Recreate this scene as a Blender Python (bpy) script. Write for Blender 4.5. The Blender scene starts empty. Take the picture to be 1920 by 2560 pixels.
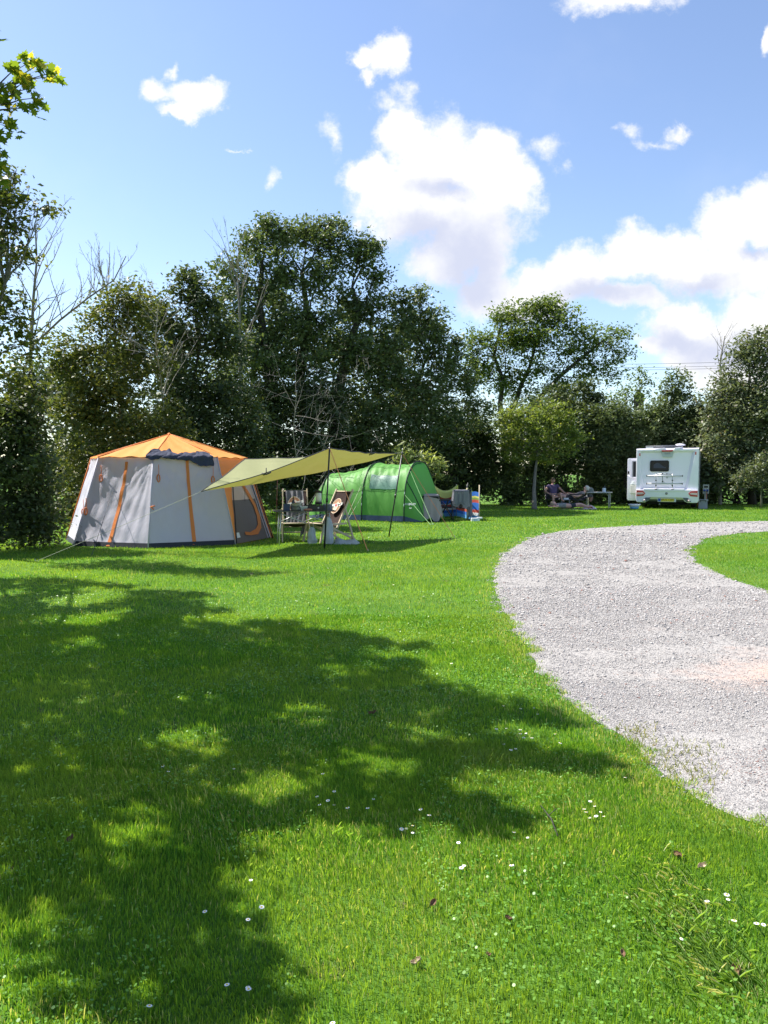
import bpy, math, random
import numpy as np
from mathutils import Vector, Matrix
PI = math.pi
rad = math.radians
scene = bpy.context.scene
COL = scene.collection
random.seed(7)

# ------------------------------------------------------------------ camera
FPX, HC, PITCH = 1928.0, 1.5, rad(2.97)
cam_d = bpy.data.cameras.new('camera'); cam = bpy.data.objects.new('camera', cam_d); COL.objects.link(cam)
cam_d.sensor_fit = 'VERTICAL'; cam_d.sensor_height = 36.0; cam_d.lens = FPX / 2560 * 36.0
cam_d.clip_start = 0.05; cam_d.clip_end = 3000
cam.location = (0, 0, HC); cam.rotation_euler = (PI / 2 - PITCH, 0, 0)
scene.camera = cam
CP, SP = math.cos(PITCH), math.sin(PITCH)
def ray(px, py):
    a = (px - 960) / FPX; b = (1280 - py) / FPX
    return np.array([a, CP + b * SP, -SP + b * CP])
def P(px, py, d):                      # the place at distance d in front that shows at (px,py)
    r = ray(px, py); t = d / r[1]
    return np.array([r[0] * t, d, HC + r[2] * t])
def G(px, py, z=0.0):                  # the place on the ground
    r = ray(px, py); t = (z - HC) / r[2]
    return np.array([r[0] * t, r[1] * t, z])
def proj(p):
    x, y, z = p[..., 0], p[..., 1], p[..., 2] - HC
    f = y * CP - z * SP; u = y * SP + z * CP
    return 960 + FPX * x / f, 1280 - FPX * u / f, f

# ------------------------------------------------------------------ light
SUN_EL = rad(54); SDX, SDY = -0.924, 0.383     # towards the sun
SUNV = np.array([SDX * math.cos(SUN_EL), SDY * math.cos(SUN_EL), math.sin(SUN_EL)])
sd = bpy.data.lights.new('sun', 'SUN'); so = bpy.data.objects.new('sun', sd); COL.objects.link(so)
sd.energy = 4.9; sd.angle = rad(0.53); sd.color = (1.0, 0.955, 0.88)
so.rotation_euler = Vector(SUNV).to_track_quat('Z', 'Y').to_euler(); so.location = (-20, 10, 30)
scene.view_settings.view_transform = 'Standard'; scene.view_settings.look = 'None'
scene.view_settings.gamma = 1; scene.view_settings.exposure = 1.10
scene.cycles.max_bounces = 7; scene.cycles.diffuse_bounces = 3; scene.cycles.glossy_bounces = 2
scene.cycles.transmission_bounces = 5; scene.cycles.transparent_max_bounces = 6
scene.cycles.use_adaptive_sampling = True; scene.cycles.adaptive_threshold = 0.008
scene.cycles.sample_clamp_indirect = 3
scene.cycles.use_denoising = True
scene.cycles.denoiser = 'OPENIMAGEDENOISE'
scene.cycles.denoising_input_passes = 'RGB_ALBEDO_NORMAL'
scene.cycles.denoising_prefilter = 'ACCURATE'

# ------------------------------------------------------------------ node helper
class N:
    def __init__(s, tree): s.t = tree; s.t.nodes.clear()
    def n(s, typ, ins=None, **kw):
        nd = s.t.nodes.new(typ)
        for k, v in kw.items(): setattr(nd, k, v)
        if ins:
            for k, v in ins.items():
                sock = nd.inputs[k]
                if isinstance(v, bpy.types.NodeSocket): s.t.links.new(v, sock)
                elif isinstance(v, bpy.types.Node): s.t.links.new(v.outputs[0], sock)
                else: sock.default_value = v
        return nd
    def math(s, op, a, b=0.0, c=0.0, clamp=False):
        return s.n('ShaderNodeMath', {0: a, 1: b, 2: c}, operation=op, use_clamp=clamp).outputs[0]
    def vmath(s, op, a, b=(0, 0, 0), out=0):
        return s.n('ShaderNodeVectorMath', {0: a, 1: b}, operation=op).outputs[out]
    def mix(s, f, a, b, mode='MIX'):
        nd = s.t.nodes.new('ShaderNodeMix'); nd.data_type = 'RGBA'; nd.blend_type = mode
        for i, v in ((0, f), (6, a), (7, b)):
            sock = nd.inputs[i]
            if isinstance(v, bpy.types.NodeSocket): s.t.links.new(v, sock)
            else: sock.default_value = v if i == 0 else (*v, 1)[:4]
        return nd.outputs[2]
    def noise(s, vec, scale, detail=3, rough=0.5, dist=0.0, out=0):
        return s.n('ShaderNodeTexNoise', {'Vector': vec, 'Scale': scale, 'Detail': detail, 'Roughness': rough, 'Distortion': dist}).outputs[out]
    def ss(s, v, lo, hi, a=0.0, b=1.0):
        return s.n('ShaderNodeMapRange', {0: v, 1: lo, 2: hi, 3: a, 4: b}, interpolation_type='SMOOTHSTEP').outputs[0]

# ------------------------------------------------------------------ sky
w = bpy.data.worlds.new('World'); scene.world = w; w.use_nodes = True
n = N(w.node_tree)
sky = n.n('ShaderNodeTexSky', sky_type='NISHITA', sun_disc=False, sun_elevation=SUN_EL,
          sun_rotation=math.atan2(SDX, SDY), air_density=1.0, dust_density=0.45, ozone_density=1.6, altitude=50)
tc = n.n('ShaderNodeTexCoord').outputs['Generated']
sep = n.n('ShaderNodeSeparateXYZ', {0: tc})
yy = n.math('MAXIMUM', sep.outputs[1], 0.03)
uu = n.math('DIVIDE', sep.outputs[0], yy); vv = n.math('DIVIDE', sep.outputs[2], yy)
uv = n.n('ShaderNodeCombineXYZ', {0: uu, 1: vv, 2: 0.0}).outputs[0]
wob = n.noise(uv, 11, 6, 0.62, out=1)
uvd = n.vmath('ADD', uv, n.vmath('MULTIPLY', n.vmath('SUBTRACT', wob, (0.5, 0.5, 0.5)), (0.075, 0.075, 0)))
def uvpx(px, py):
    p = P(px, py, 1.0); return p[0], p[2] - HC
BL = [(1010,330,66,70,1),(1090,400,140,112,1),(1225,400,90,90,1),(1265,455,85,85,1),(925,452,66,56,1),(1030,520,155,95,1),
 (1170,560,140,105,1),(1110,640,90,80,1),(1235,640,60,90,.8),(1225,735,80,62,1),
 (1320,750,120,52,1),(1450,665,85,72,1),(1390,715,140,62,1),(1590,640,100,72,1),(1700,655,130,76,1),(1815,580,90,92,1),(1905,545,80,100,1),
 (1830,680,140,66,1),(1560,745,110,36,.9),(1700,815,90,76,1),(1790,865,150,92,1),(1905,800,110,120,1),(1640,858,46,30,.9),(1850,950,140,80,.9),
 (1560,-8,150,46,.9),(965,138,66,50,1),(900,132,36,30,.8),(906,188,24,32,.6),(1010,232,50,34,.42),(980,262,60,40,.4),
 (490,250,72,46,.95),(392,238,42,40,.72),(430,180,20,26,.5),(450,292,60,22,.85),(826,345,26,48,.33),(1588,322,36,20,.36),(1640,352,46,16,.33),
 (1697,328,30,15,.42),(1368,362,48,26,.27),(1410,398,30,30,.24),(684,440,16,24,.34),(902,560,26,20,.45),(1926,100,24,40,.9),(596,384,24,4,.3)]
F = None
for (cx, cy, rx, ry, wt) in BL:
    u0, v0 = uvpx(cx, cy); s_ = 1.17 / FPX
    dd = n.vmath('LENGTH', n.vmath('MULTIPLY', n.vmath('SUBTRACT', uvd, (u0, v0, 0)), (1 / (rx * s_), 1 / (ry * s_), 0)), out=1)
    b = n.math('MULTIPLY_ADD', dd, -wt, wt)
    F = b if F is None else n.math('SMOOTH_MAX', F, b, 0.09)
fine = n.noise(uv, 26, 9, 0.68); med = n.noise(uv, 9, 5, 0.6)
F2 = n.math('ADD', F, n.math('MULTIPLY', n.math('SUBTRACT', fine, 0.5), 0.95))
F2 = n.math('ADD', F2, n.math('MULTIPLY', n.math('SUBTRACT', med, 0.5), 0.35))
dens = n.ss(F2, 0.0, 0.48)
front = n.ss(sep.outputs[1], 0.05, 0.2)
wisp = n.math('MULTIPLY', n.ss(n.noise(uv, 2.2, 5, 0.6), 0.50, 0.85), 0.15)
dens = n.math('MULTIPLY', n.math('MAXIMUM', dens, wisp), front, clamp=True)
# grey undersides: shading painted into the cloud colour with blobs
SH = [(1180,640,150,130),(1060,590,120,70),(1190,700,110,80),(1100,480,110,34),(1500,740,170,40),(1330,800,100,34),(1740,715,140,34),(1830,880,150,60),(1700,850,90,40),(1880,640,50,26)]
S_ = None
for (cx, cy, rx, ry) in SH:
    u0, v0 = uvpx(cx, cy); s_ = 1.3 / FPX
    dd = n.vmath('LENGTH', n.vmath('MULTIPLY', n.vmath('SUBTRACT', uvd, (u0, v0, 0)), (1 / (rx * s_), 1 / (ry * s_), 0)), out=1)
    b = n.math('SUBTRACT', 1.0, dd)
    S_ = b if S_ is None else n.math('SMOOTH_MAX', S_, b, 0.2)
shade = n.ss(n.math('ADD', S_, n.math('MULTIPLY', n.math('SUBTRACT', n.noise(uv, 14, 6, 0.6), 0.5), 1.1)), -0.05, 0.9)
ccol = n.mix(shade, (1.0, 1.0, 1.0), (0.64, 0.68, 0.84))
tint = n.n('ShaderNodeHueSaturation', {'Hue': 0.505, 'Saturation': 1.0, 'Value': 1.0, 'Fac': 1.0, 'Color': sky.outputs[0]}).outputs[0]
bg1 = n.n('ShaderNodeBackground', {'Color': tint, 'Strength': 0.107})
bg2 = n.n('ShaderNodeBackground', {'Color': ccol, 'Strength': 0.52})
SKY_STRENGTH_NODE = bg1
mx = n.n('ShaderNodeMixShader', {0: dens, 1: bg1.outputs[0], 2: bg2.outputs[0]})
n.n('ShaderNodeOutputWorld', {0: mx.outputs[0]})
try: w.cycles.sampling_method = 'MANUAL'; w.cycles.sample_map_resolution = 1024
except Exception: pass

# ------------------------------------------------------------------ materials
MATS = {}
def mat(name, col, rough=0.7, metal=0.0, spec=0.4, var=0.12, vscale=6.0, bump=0.0, bscale=40.0, trans=0.0, tcol=None, tint=None, coat=0.0, backface=None, bdist=0.01, aniso=None):
    """procedural surface: colour broken up by noise, optional bump, optional light passing through"""
    m = bpy.data.materials.new(name); m.use_nodes = True; k = N(m.node_tree)
    co = k.n('ShaderNodeTexCoord').outputs['Object']
    if aniso: co2 = k.vmath('MULTIPLY', co, aniso)
    else: co2 = co
    nz = k.noise(co, vscale, 4, 0.6)
    c0 = tuple(min(1, c * (1 - var)) for c in col); c1 = tuple(min(1, c * (1 + var)) for c in col)
    c = k.mix(nz, c0, c1)
    if tint:
        at = k.n('ShaderNodeAttribute', attribute_name='tint').outputs['Fac']
        c = k.mix(at, c, k.mix(1.0, c, tint, 'MULTIPLY'))
    d = {'Base Color': c, 'Roughness': rough, 'Metallic': metal, 'Specular IOR Level': spec, 'Coat Weight': coat}
    if bump:
        bn = k.n('ShaderNodeBump', {'Height': k.noise(co2, bscale, 5, 0.65), 'Strength': bump, 'Distance': bdist})
        d['Normal'] = bn.outputs[0]
    b = k.n('ShaderNodeBsdfPrincipled', d)
    out = b.outputs[0]
    if trans:
        tc_ = k.mix(1.0, c, tcol or (1.5, 1.5, 1.0), 'MULTIPLY')
        t = k.n('ShaderNodeBsdfTranslucent', {'Color': tc_})
        out = k.n('ShaderNodeMixShader', {0: trans, 1: out, 2: t.outputs[0]}).outputs[0]
    k.n('ShaderNodeOutputMaterial', {0: out})
    MATS[name] = m; return m

# ------------------------------------------------------------------ object helpers
def tag(o, label=None, cat=None, group=None, kind=None):
    if label: o['label'] = label
    if cat: o['category'] = cat
    if group: o['group'] = group
    if kind: o['kind'] = kind
    return o
def thing(name, label, cat, loc=(0, 0, 0), rz=0.0, group=None):
    o = bpy.data.objects.new(name, None); COL.objects.link(o)
    o.location = tuple(float(v) for v in loc); o.rotation_euler = (0, 0, rz); o.empty_display_size = 0.2
    return tag(o, label, cat, group)
def link(name, me, m, parent=None, smooth=False):
    o = bpy.data.objects.new(name, me); COL.objects.link(o)
    if m is not None and not me.materials: me.materials.append(m)
    if parent is not None: o.parent = parent
    if smooth: me.shade_smooth()
    return o
def copy_thing(o, parent=None):
    c = o.copy(); COL.objects.link(c)
    if parent is not None: c.parent = parent
    for ch in list(o.children): copy_thing(ch, c)
    return c
def np_mesh(name, V, k, tint=None):
    """mesh of n separate k-gons from an (n*k,3) array"""
    nv = len(V); nf = nv // k
    me = bpy.data.meshes.new(name)
    me.vertices.add(nv); me.vertices.foreach_set('co', V.astype(np.float32).ravel())
    me.loops.add(nv); me.loops.foreach_set('vertex_index', np.arange(nv, dtype=np.int32))
    me.polygons.add(nf); me.polygons.foreach_set('loop_start', np.arange(0, nv, k, dtype=np.int32))
    if tint is not None:
        a = me.attributes.new('tint', 'FLOAT', 'POINT'); a.data.foreach_set('value', np.repeat(tint, k).astype(np.float32))
    me.update(calc_edges=True); return me
def np_mesh_faces(name, V, F, tint=None):
    """V (n,3), F (m,k) face index array"""
    me = bpy.data.meshes.new(name); k = F.shape[1]
    me.vertices.add(len(V)); me.vertices.foreach_set('co', V.astype(np.float32).ravel())
    me.loops.add(F.size); me.loops.foreach_set('vertex_index', F.astype(np.int32).ravel())
    me.polygons.add(len(F)); me.polygons.foreach_set('loop_start', np.arange(0, F.size, k, dtype=np.int32))
    if tint is not None:
        a = me.attributes.new('tint', 'FLOAT', 'POINT'); a.data.foreach_set('value', tint.astype(np.float32))
    me.update(calc_edges=True); return me

class MB:
    def __init__(s): s.v = []; s.f = []
    def add(s, vs, fs):
        o = len(s.v); s.v += [tuple(float(c) for c in v) for v in vs]; s.f += [tuple(i + o for i in f) for f in fs]; return s
    def box(s, c, d, rz=0.0, rx=0.0, ry=0.0, taper=1.0):
        M = Matrix.Rotation(rz, 3, 'Z') @ Matrix.Rotation(ry, 3, 'Y') @ Matrix.Rotation(rx, 3, 'X')
        vs = []
        for z in (-.5, .5):
            t = taper if z > 0 else 1
            for x, y in ((-.5, -.5), (.5, -.5), (.5, .5), (-.5, .5)):
                vs.append(Vector(c) + M @ Vector((x * d[0] * t, y * d[1] * t, z * d[2])))
        return s.add(vs, [(0, 3, 2, 1), (4, 5, 6, 7), (0, 1, 5, 4), (1, 2, 6, 5), (2, 3, 7, 6), (3, 0, 4, 7)])
    def tube(s, pts, r, n=8, caps=True):
        pts = [Vector(p) for p in pts]; m = len(pts)
        rs = [r] * m if not hasattr(r, '__len__') else list(r)
        up = None; vs = []
        for i, p in enumerate(pts):
            t = (pts[min(i + 1, m - 1)] - pts[max(i - 1, 0)])
            if t.length < 1e-9: t = Vector((0, 0, 1))
            t.normalize()
            if up is None: up = t.orthogonal().normalized()
            else:
                up = up - t * up.dot(t)
                up = up.normalized() if up.length > 1e-6 else t.orthogonal().normalized()
            b = t.cross(up)
            for k in range(n):
                a = 2 * PI * k / n; vs.append(p + (up * math.cos(a) + b * math.sin(a)) * rs[i])
        fs = [(i * n + k, i * n + (k + 1) % n, (i + 1) * n + (k + 1) % n, (i + 1) * n + k) for i in range(m - 1) for k in range(n)]
        if caps: fs += [tuple(range(n - 1, -1, -1)), tuple(range((m - 1) * n, m * n))]
        return s.add(vs, fs)
    def lathe(s, prof, c=(0, 0, 0), n=20, caps=True, sx=1.0, sy=1.0):
        vs = [(c[0] + r * sx * math.cos(2 * PI * k / n), c[1] + r * sy * math.sin(2 * PI * k / n), c[2] + z) for r, z in prof for k in range(n)]
        m = len(prof)
        fs = [(i * n + k, i * n + (k + 1) % n, (i + 1) * n + (k + 1) % n, (i + 1) * n + k) for i in range(m - 1) for k in range(n)]
        if caps: fs += [tuple(range(n - 1, -1, -1)), tuple(range((m - 1) * n, m * n))]
        return s.add(vs, fs)
    def prism(s, poly, f0, f1):
        """poly: 2-D points; f0,f1 map them to the two faces"""
        n = len(poly); vs = [f0(*p) for p in poly] + [f1(*p) for p in poly]
        fs = [tuple(range(n - 1, -1, -1)), tuple(range(n, 2 * n))] + [(i, (i + 1) % n, n + (i + 1) % n, n + i) for i in range(n)]
        return s.add(vs, fs)
    def grid(s, fn, nu, nv, thick=0.0):
        """sheet fn(u,v)->point; with thickness both sides and a rim"""
        A = [[Vector(fn(i / nu, j / nv)) for i in range(nu + 1)] for j in range(nv + 1)]
        w_ = nu + 1; vs = [p for row in A for p in row]
        fs = [(j * w_ + i, j * w_ + i + 1, (j + 1) * w_ + i + 1, (j + 1) * w_ + i) for j in range(nv) for i in range(nu)]
        if thick:
            nn = []
            for j in range(nv + 1):
                for i in range(nu + 1):
                    du = A[j][min(i + 1, nu)] - A[j][max(i - 1, 0)]; dv = A[min(j + 1, nv)][i] - A[max(j - 1, 0)][i]
                    c = du.cross(dv); nn.append(c.normalized() if c.length > 1e-9 else Vector((0, 0, 1)))
            N_ = len(vs); vs = vs + [vs[k] - nn[k] * thick for k in range(N_)]
            fs += [tuple(N_ + q for q in reversed(f)) for f in fs]
            ring = [i for i in range(w_)] + [j * w_ + nu for j in range(1, nv + 1)] + [nv * w_ + i for i in range(nu - 1, -1, -1)] + [j * w_ for j in range(nv - 1, 0, -1)]
            fs += [(ring[k], ring[(k + 1) % len(ring)], N_ + ring[(k + 1) % len(ring)], N_ + ring[k]) for k in range(len(ring))]
        return s.add(vs, fs)
    def mesh(s, name):
        me = bpy.data.meshes.new(name); me.from_pydata(s.v, [], s.f); me.validate(); me.update(); return me
    def build(s, name, m, parent=None, smooth=False, bevel=0.0):
        o = link(name, s.mesh(name), m, parent, smooth)
        if bevel:
            b = o.modifiers.new('bevel', 'BEVEL'); b.width = bevel; b.segments = 2; b.limit_method = 'ANGLE'; b.angle_limit = rad(35)
            o.data.shade_smooth(); wn = o.modifiers.new('wn', 'WEIGHTED_NORMAL'); wn.keep_sharp = True
        return o
def text_mesh(txt, size, name='lettering', extrude=0.002, squeeze=1.0, bold=0.0):
    cu = bpy.data.curves.new(name, 'FONT'); cu.body = txt; cu.size = size; cu.extrude = extrude; cu.align_x = 'CENTER'; cu.align_y = 'CENTER'; cu.resolution_u = 2
    cu.offset = bold
    ob = bpy.data.objects.new(name, cu); COL.objects.link(ob)
    dg = bpy.context.evaluated_depsgraph_get(); me = bpy.data.meshes.new_from_object(ob.evaluated_get(dg))
    bpy.data.objects.remove(ob); bpy.data.curves.remove(cu)
    if squeeze != 1.0: me.transform(Matrix.Diagonal((squeeze, 1, 1, 1)))
    me.materials.clear(); return me

def vnoise(x, y, seed=0):
    """smooth 2-D value noise on arrays, 0..1"""
    xi = np.floor(x).astype(np.int64); yi = np.floor(y).astype(np.int64); fx = x - xi; fy = y - yi
    fx = fx * fx * (3 - 2 * fx); fy = fy * fy * (3 - 2 * fy)
    def h(a, b):
        t = (a * 374761393 + b * 668265263 + seed * 974711) & 0x7fffffff
        t = ((t ^ (t >> 13)) * 1274126177) & 0x7fffffff
        return ((t ^ (t >> 16)) & 0xffff) / 65535.0
    return (h(xi, yi) * (1 - fx) + h(xi + 1, yi) * fx) * (1 - fy) + (h(xi, yi + 1) * (1 - fx) + h(xi + 1, yi + 1) * fx) * fy
def in_poly(x, y, poly):
    ins = np.zeros(len(x), bool); m = len(poly); j = m - 1
    for i in range(m):
        xi, yi = poly[i][0], poly[i][1]; xj, yj = poly[j][0], poly[j][1]
        c = ((yi > y) != (yj > y)) & (x < (xj - xi) * (y - yi) / ((yj - yi) if yj != yi else 1e-9) + xi)
        ins ^= c; j = i
    return ins
# ------------------------------------------------------------------ ground, gravel, grass
def ground_mat():
    m = bpy.data.materials.new('turf_soil'); m.use_nodes = True; k = N(m.node_tree)
    co = k.n('ShaderNodeTexCoord').outputs['Object']
    a = k.noise(co, 0.5, 4, 0.6); b = k.noise(co, 22, 5, 0.7); c2 = k.noise(co, 3.0, 4, 0.6)
    c = k.mix(b, (0.04, 0.10, 0.014), (0.10, 0.21, 0.025)); c = k.mix(k.ss(a, .4, .7), c, (0.11, 0.21, 0.03))
    c = k.mix(k.ss(c2, .60, .75), c, (0.12, 0.10, 0.05))
    bn = k.n('ShaderNodeBump', {'Height': b, 'Strength': 0.8, 'Distance': 0.03})
    p = k.n('ShaderNodeBsdfPrincipled', {'Base Color': c, 'Roughness': 0.9, 'Specular IOR Level': 0.15, 'Normal': bn.outputs[0]})
    k.n('ShaderNodeOutputMaterial', {0: p.outputs[0]}); return m
def gravel_mat():
    m = bpy.data.materials.new('limestone_gravel'); m.use_nodes = True; k = N(m.node_tree)
    co = k.n('ShaderNodeTexCoord').outputs['Object']
    v = k.n('ShaderNodeTexVoronoi', {'Vector': co, 'Scale': 85.0, 'Randomness': 1.0}, feature='F1')
    v2 = k.n('ShaderNodeTexVoronoi', {'Vector': co, 'Scale': 38.0, 'Randomness': 1.0}, feature='F1')
    c = k.mix(v.outputs['Color'], (0.25, 0.235, 0.222), (0.385, 0.365, 0.345))
    c = k.mix(k.ss(k.n('ShaderNodeSeparateColor', {0: v2.outputs['Color']}).outputs[0], .7, .95), c, (0.20, 0.19, 0.185))
    # reddish dust where the tyres wear the stone away
    big = k.noise(co, 0.42, 4, 0.6, 0.6); fn = k.noise(co, 5.0, 5, 0.7)
    sp = k.n('ShaderNodeSeparateXYZ', {0: co})
    band = k.math('SUBTRACT', 1.0, k.vmath('LENGTH', k.vmath('MULTIPLY', k.vmath('SUBTRACT', co, (3.3, 5.7, 0)), (.42, .85, 0)), out=1), clamp=True)
    dust = k.ss(k.math('ADD', k.math('ADD', k.math('MULTIPLY', big, 0.9), k.math('MULTIPLY', fn, 0.55)), k.math('MULTIPLY', band, 0.42)), 0.84, 1.25)
    c = k.mix(k.math('MULTIPLY', dust, 0.75), c, (0.47, 0.31, 0.24))
    h = k.math('ADD', k.math('MULTIPLY', v.outputs['Distance'], -1.0), k.math('MULTIPLY', v2.outputs['Distance'], -0.5))
    bn = k.n('ShaderNodeBump', {'Height': h, 'Strength': k.math('MULTIPLY_ADD', dust, -0.4, 0.6), 'Distance': 0.010})
    p = k.n('ShaderNodeBsdfPrincipled', {'Base Color': c, 'Roughness': 0.9, 'Specular IOR Level': 0.2, 'Normal': bn.outputs[0]})
    k.n('ShaderNodeOutputMaterial', {0: p.outputs[0]}); return m
def blade_mat(name, c0, c1, dry, tr=0.5):
    m = bpy.data.materials.new(name); m.use_nodes = True; k = N(m.node_tree)
    co = k.n('ShaderNodeTexCoord').outputs['Object']
    at = k.n('ShaderNodeAttribute', attribute_name='tint').outputs['Fac']
    c = k.mix(k.ss(at, 0, 0.85), c0, c1)
    c = k.mix(k.ss(at, 0.93, 0.97), c, dry)
    p1 = k.noise(co, 0.7, 4, 0.6); p2 = k.noise(co, 4.5, 4, 0.65)
    c = k.mix(k.math('MULTIPLY', k.ss(p1, .35, .7), 0.6), c, (c1[0] * 1.35, c1[1] * 1.05, c1[2] * 1.6))
    c = k.mix(k.math('MULTIPLY', k.ss(p2, .5, .75), 0.5), c, (c0[0] * 0.9, c0[1] * 0.95, c0[2]))
    p = k.n('ShaderNodeBsdfPrincipled', {'Base Color': c, 'Roughness': 0.38, 'Specular IOR Level': 0.35})
    t = k.n('ShaderNodeBsdfTranslucent', {'Color': k.mix(1.0, c, (1.7, 1.5, 0.6), 'MULTIPLY')})
    o = k.n('ShaderNodeMixShader', {0: tr, 1: p.outputs[0], 2: t.outputs[0]})
    k.n('ShaderNodeOutputMaterial', {0: o.outputs[0]}); return m
M_turf = ground_mat(); M_gravel = gravel_mat()
M_blade = blade_mat('grass_blade', (0.054, 0.195, 0.024), (0.222, 0.395, 0.040), (0.52, 0.52, 0.26))
M_clover = blade_mat('clover_leaf', (0.075, 0.23, 0.025), (0.18, 0.36, 0.05), (0.24, 0.40, 0.08), 0.4)

g = MB(); S = 400
g.add([(-S, -S, 0), (S, -S, 0), (S, S, 0), (-S, S, 0)], [(0, 1, 2, 3)])
tag(g.build('ground', M_turf), kind='structure')

def densify(pts, step, jit, rng):
    out = []
    for i in range(len(pts) - 1):
        a, b = pts[i], pts[i + 1]; L = np.hypot(*(b[:2] - a[:2])); m = max(1, int(L / step))
        for q in range(m):
            p = a + (b - a) * q / m; out.append((p[0] + rng.normal(0, jit), p[1] + rng.normal(0, jit)))
    out.append((pts[-1][0], pts[-1][1])); return out
rngg = np.random.default_rng(3)
EDGE = [(1925,1303),(1760,1306),(1600,1314),(1480,1321),(1400,1328),(1335,1343),(1285,1368),(1250,1395),(1236,1420),(1235,1445),(1245,1490),(1262,1525),
 (1280,1565),(1300,1600),(1335,1645),(1352,1680),(1370,1712),(1425,1752),(1460,1785),(1510,1812),(1556,1850),(1610,1895),(1660,1940),(1715,1972),(1765,2008),(1835,2042),(1925,2070)]
INNER = [(1925,1482),(1850,1457),(1790,1432),(1745,1406),(1722,1384),(1728,1368),(1765,1346),(1850,1333),(1925,1329)]
e = densify([G(*p) for p in EDGE], 0.12, 0.022, rngg); i_ = densify([G(*p) for p in INNER], 0.15, 0.03, rngg)
far0 = e[0]; near0 = e[-1]
GRAVEL = e + [(near0[0] + 1.6, near0[1] - 0.6), (near0[0] + 7, near0[1] - 1.2), (i_[0][0] + 8, i_[0][1] - 1.5)] + i_ + [(i_[-1][0] + 14, i_[-1][1] + 2.0), (far0[0] + 14, far0[1] + 1.2)]
gm = MB(); gm.add([(x, y, 0.004) for x, y in GRAVEL], [tuple(range(len(GRAVEL)))])
go = gm.build('gravel_drive', M_gravel); tag(go, kind='structure')

OCT_C = np.array([-4.80, 17.3, 0.0])
GT_P = np.array([0.60, 23.0]); GT_AX = np.array([.87, -.49]); GT_HD = np.array([.49, .87])
def gtent_foot():
    q = lambda s, t: tuple(GT_P - GT_AX * s + GT_HD * t)
    return [q(-1.0, 0.15), q(-1.0, 1.9), q(3.6, 1.9), q(3.6, 0.1)]
def footprint(x, y):
    return (np.hypot(x - OCT_C[0], y - OCT_C[1]) < 2.12) | in_poly(x, y, gtent_foot())
GRX = np.array([p[0] for p in GRAVEL]); GRY = np.array([p[1] for p in GRAVEL])
def on_gravel(x, y, jit=0.06, seed=1):
    dx = (vnoise(x * 5, y * 5, 1) - 0.5) * .20 + (vnoise(x * 14, y * 14, 2) - 0.5) * .16; dy = (vnoise(x * 5, y * 5, 10) - 0.5) * .20 + (vnoise(x * 14, y * 14, 12) - 0.5) * .16
    r = np.random.default_rng(seed)
    return in_poly(x + dx + r.normal(0, jit * 0.5, len(x)), y + dy + r.normal(0, jit * 0.5, len(y)), GRAVEL)

def blades(name, n_, d0, d1, hmin, hmax, wmul, seg, seed, kmat=None):
    r = np.random.default_rng(seed)
    # uniform per area inside a wedge somewhat wider than the view
    d = np.sqrt(r.uniform(d0 * d0, d1 * d1, n_)); x = r.uniform(-0.60, 0.60, n_) * d + r.normal(0, 0.15, n_); y = d
    # tufts: pull part of the blades to tuft centres
    keep = ~on_gravel(x, y, 0.06, seed) & ~footprint(x, y)
    x, y, d = x[keep], y[keep], d[keep]; m = len(x)
    pat = vnoise(x * 1.3, y * 1.3, 5) * 0.6 + vnoise(x * 5, y * 5, 6) * 0.4
    h = r.uniform(hmin, hmax, m) * (0.55 + 0.9 * pat) * (1 + 1.1 * (r.random(m) < 0.02))
    wd = wmul * (0.7 + 0.6 * r.random(m))
    yaw = r.uniform(0, 2 * PI, m); lean = np.abs(r.normal(0.25, 0.3, m)); la = r.uniform(0, 2 * PI, m)
    la = np.where(r.random(m) < 0.5, vnoise(x * 2, y * 2, 8) * 2 * PI + r.normal(0, .6, m), la)
    ax, ay = np.cos(yaw) * wd * .5, np.sin(yaw) * wd * .5
    lx, ly = np.cos(la) * np.sin(lean) * h, np.sin(la) * np.sin(lean) * h; hz = h * np.cos(lean)
    tint = np.clip(r.normal(0.45, 0.33, m), 0, 0.9); dry = r.random(m) < (0.02 + 0.10 * (vnoise(x * 1.6, y * 1.6, 31) > 0.66)); tint[dry] = 1.0
    near_edge = np.zeros(m, bool)
    for ax_, ay_ in ((.22, 0), (.12, .12), (.12, -.12)): near_edge |= in_poly(x + ax_, y + ay_, GRAVEL)
    tint[near_edge & (r.random(m) < .22)] = 1.0; h = np.where(near_edge, h * .75, h)
    z0 = -0.004
    if seg == 1:
        V = np.stack([np.stack([x - ax, y - ay, np.full(m, z0)], 1), np.stack([x + ax, y + ay, np.full(m, z0)], 1), np.stack([x + lx, y + ly, hz], 1)], 1).reshape(-1, 3)
        me = np_mesh(name, V, 3, tint)
    else:
        mx_, my_ = x + lx * .38, y + ly * .38; mz = hz * .6
        V = np.stack([np.stack([x - ax, y - ay, np.full(m, z0)], 1), np.stack([x + ax, y + ay, np.full(m, z0)], 1),
                      np.stack([mx_ + ax * .8, my_ + ay * .8, mz], 1), np.stack([x + lx, y + ly, hz], 1), np.stack([mx_ - ax * .8, my_ - ay * .8, mz], 1)], 1).reshape(-1, 3)
        me = np_mesh(name, V, 5, tint)
    return me
def join_np(name, mes, m):
    obs = [link(name, me, m) for me in mes]; return obs
gr = [blades('grass', 250000, 1.7, 4.2, .012, .035, .0029, 2, 11), blades('grass', 230000, 4.2, 8.0, .013, .036, .0046, 2, 12),
      blades('grass', 210000, 8.0, 16, .018, .042, .0095, 1, 13), blades('grass', 190000, 16, 36, .022, .046, .022, 1, 14)]
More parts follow.
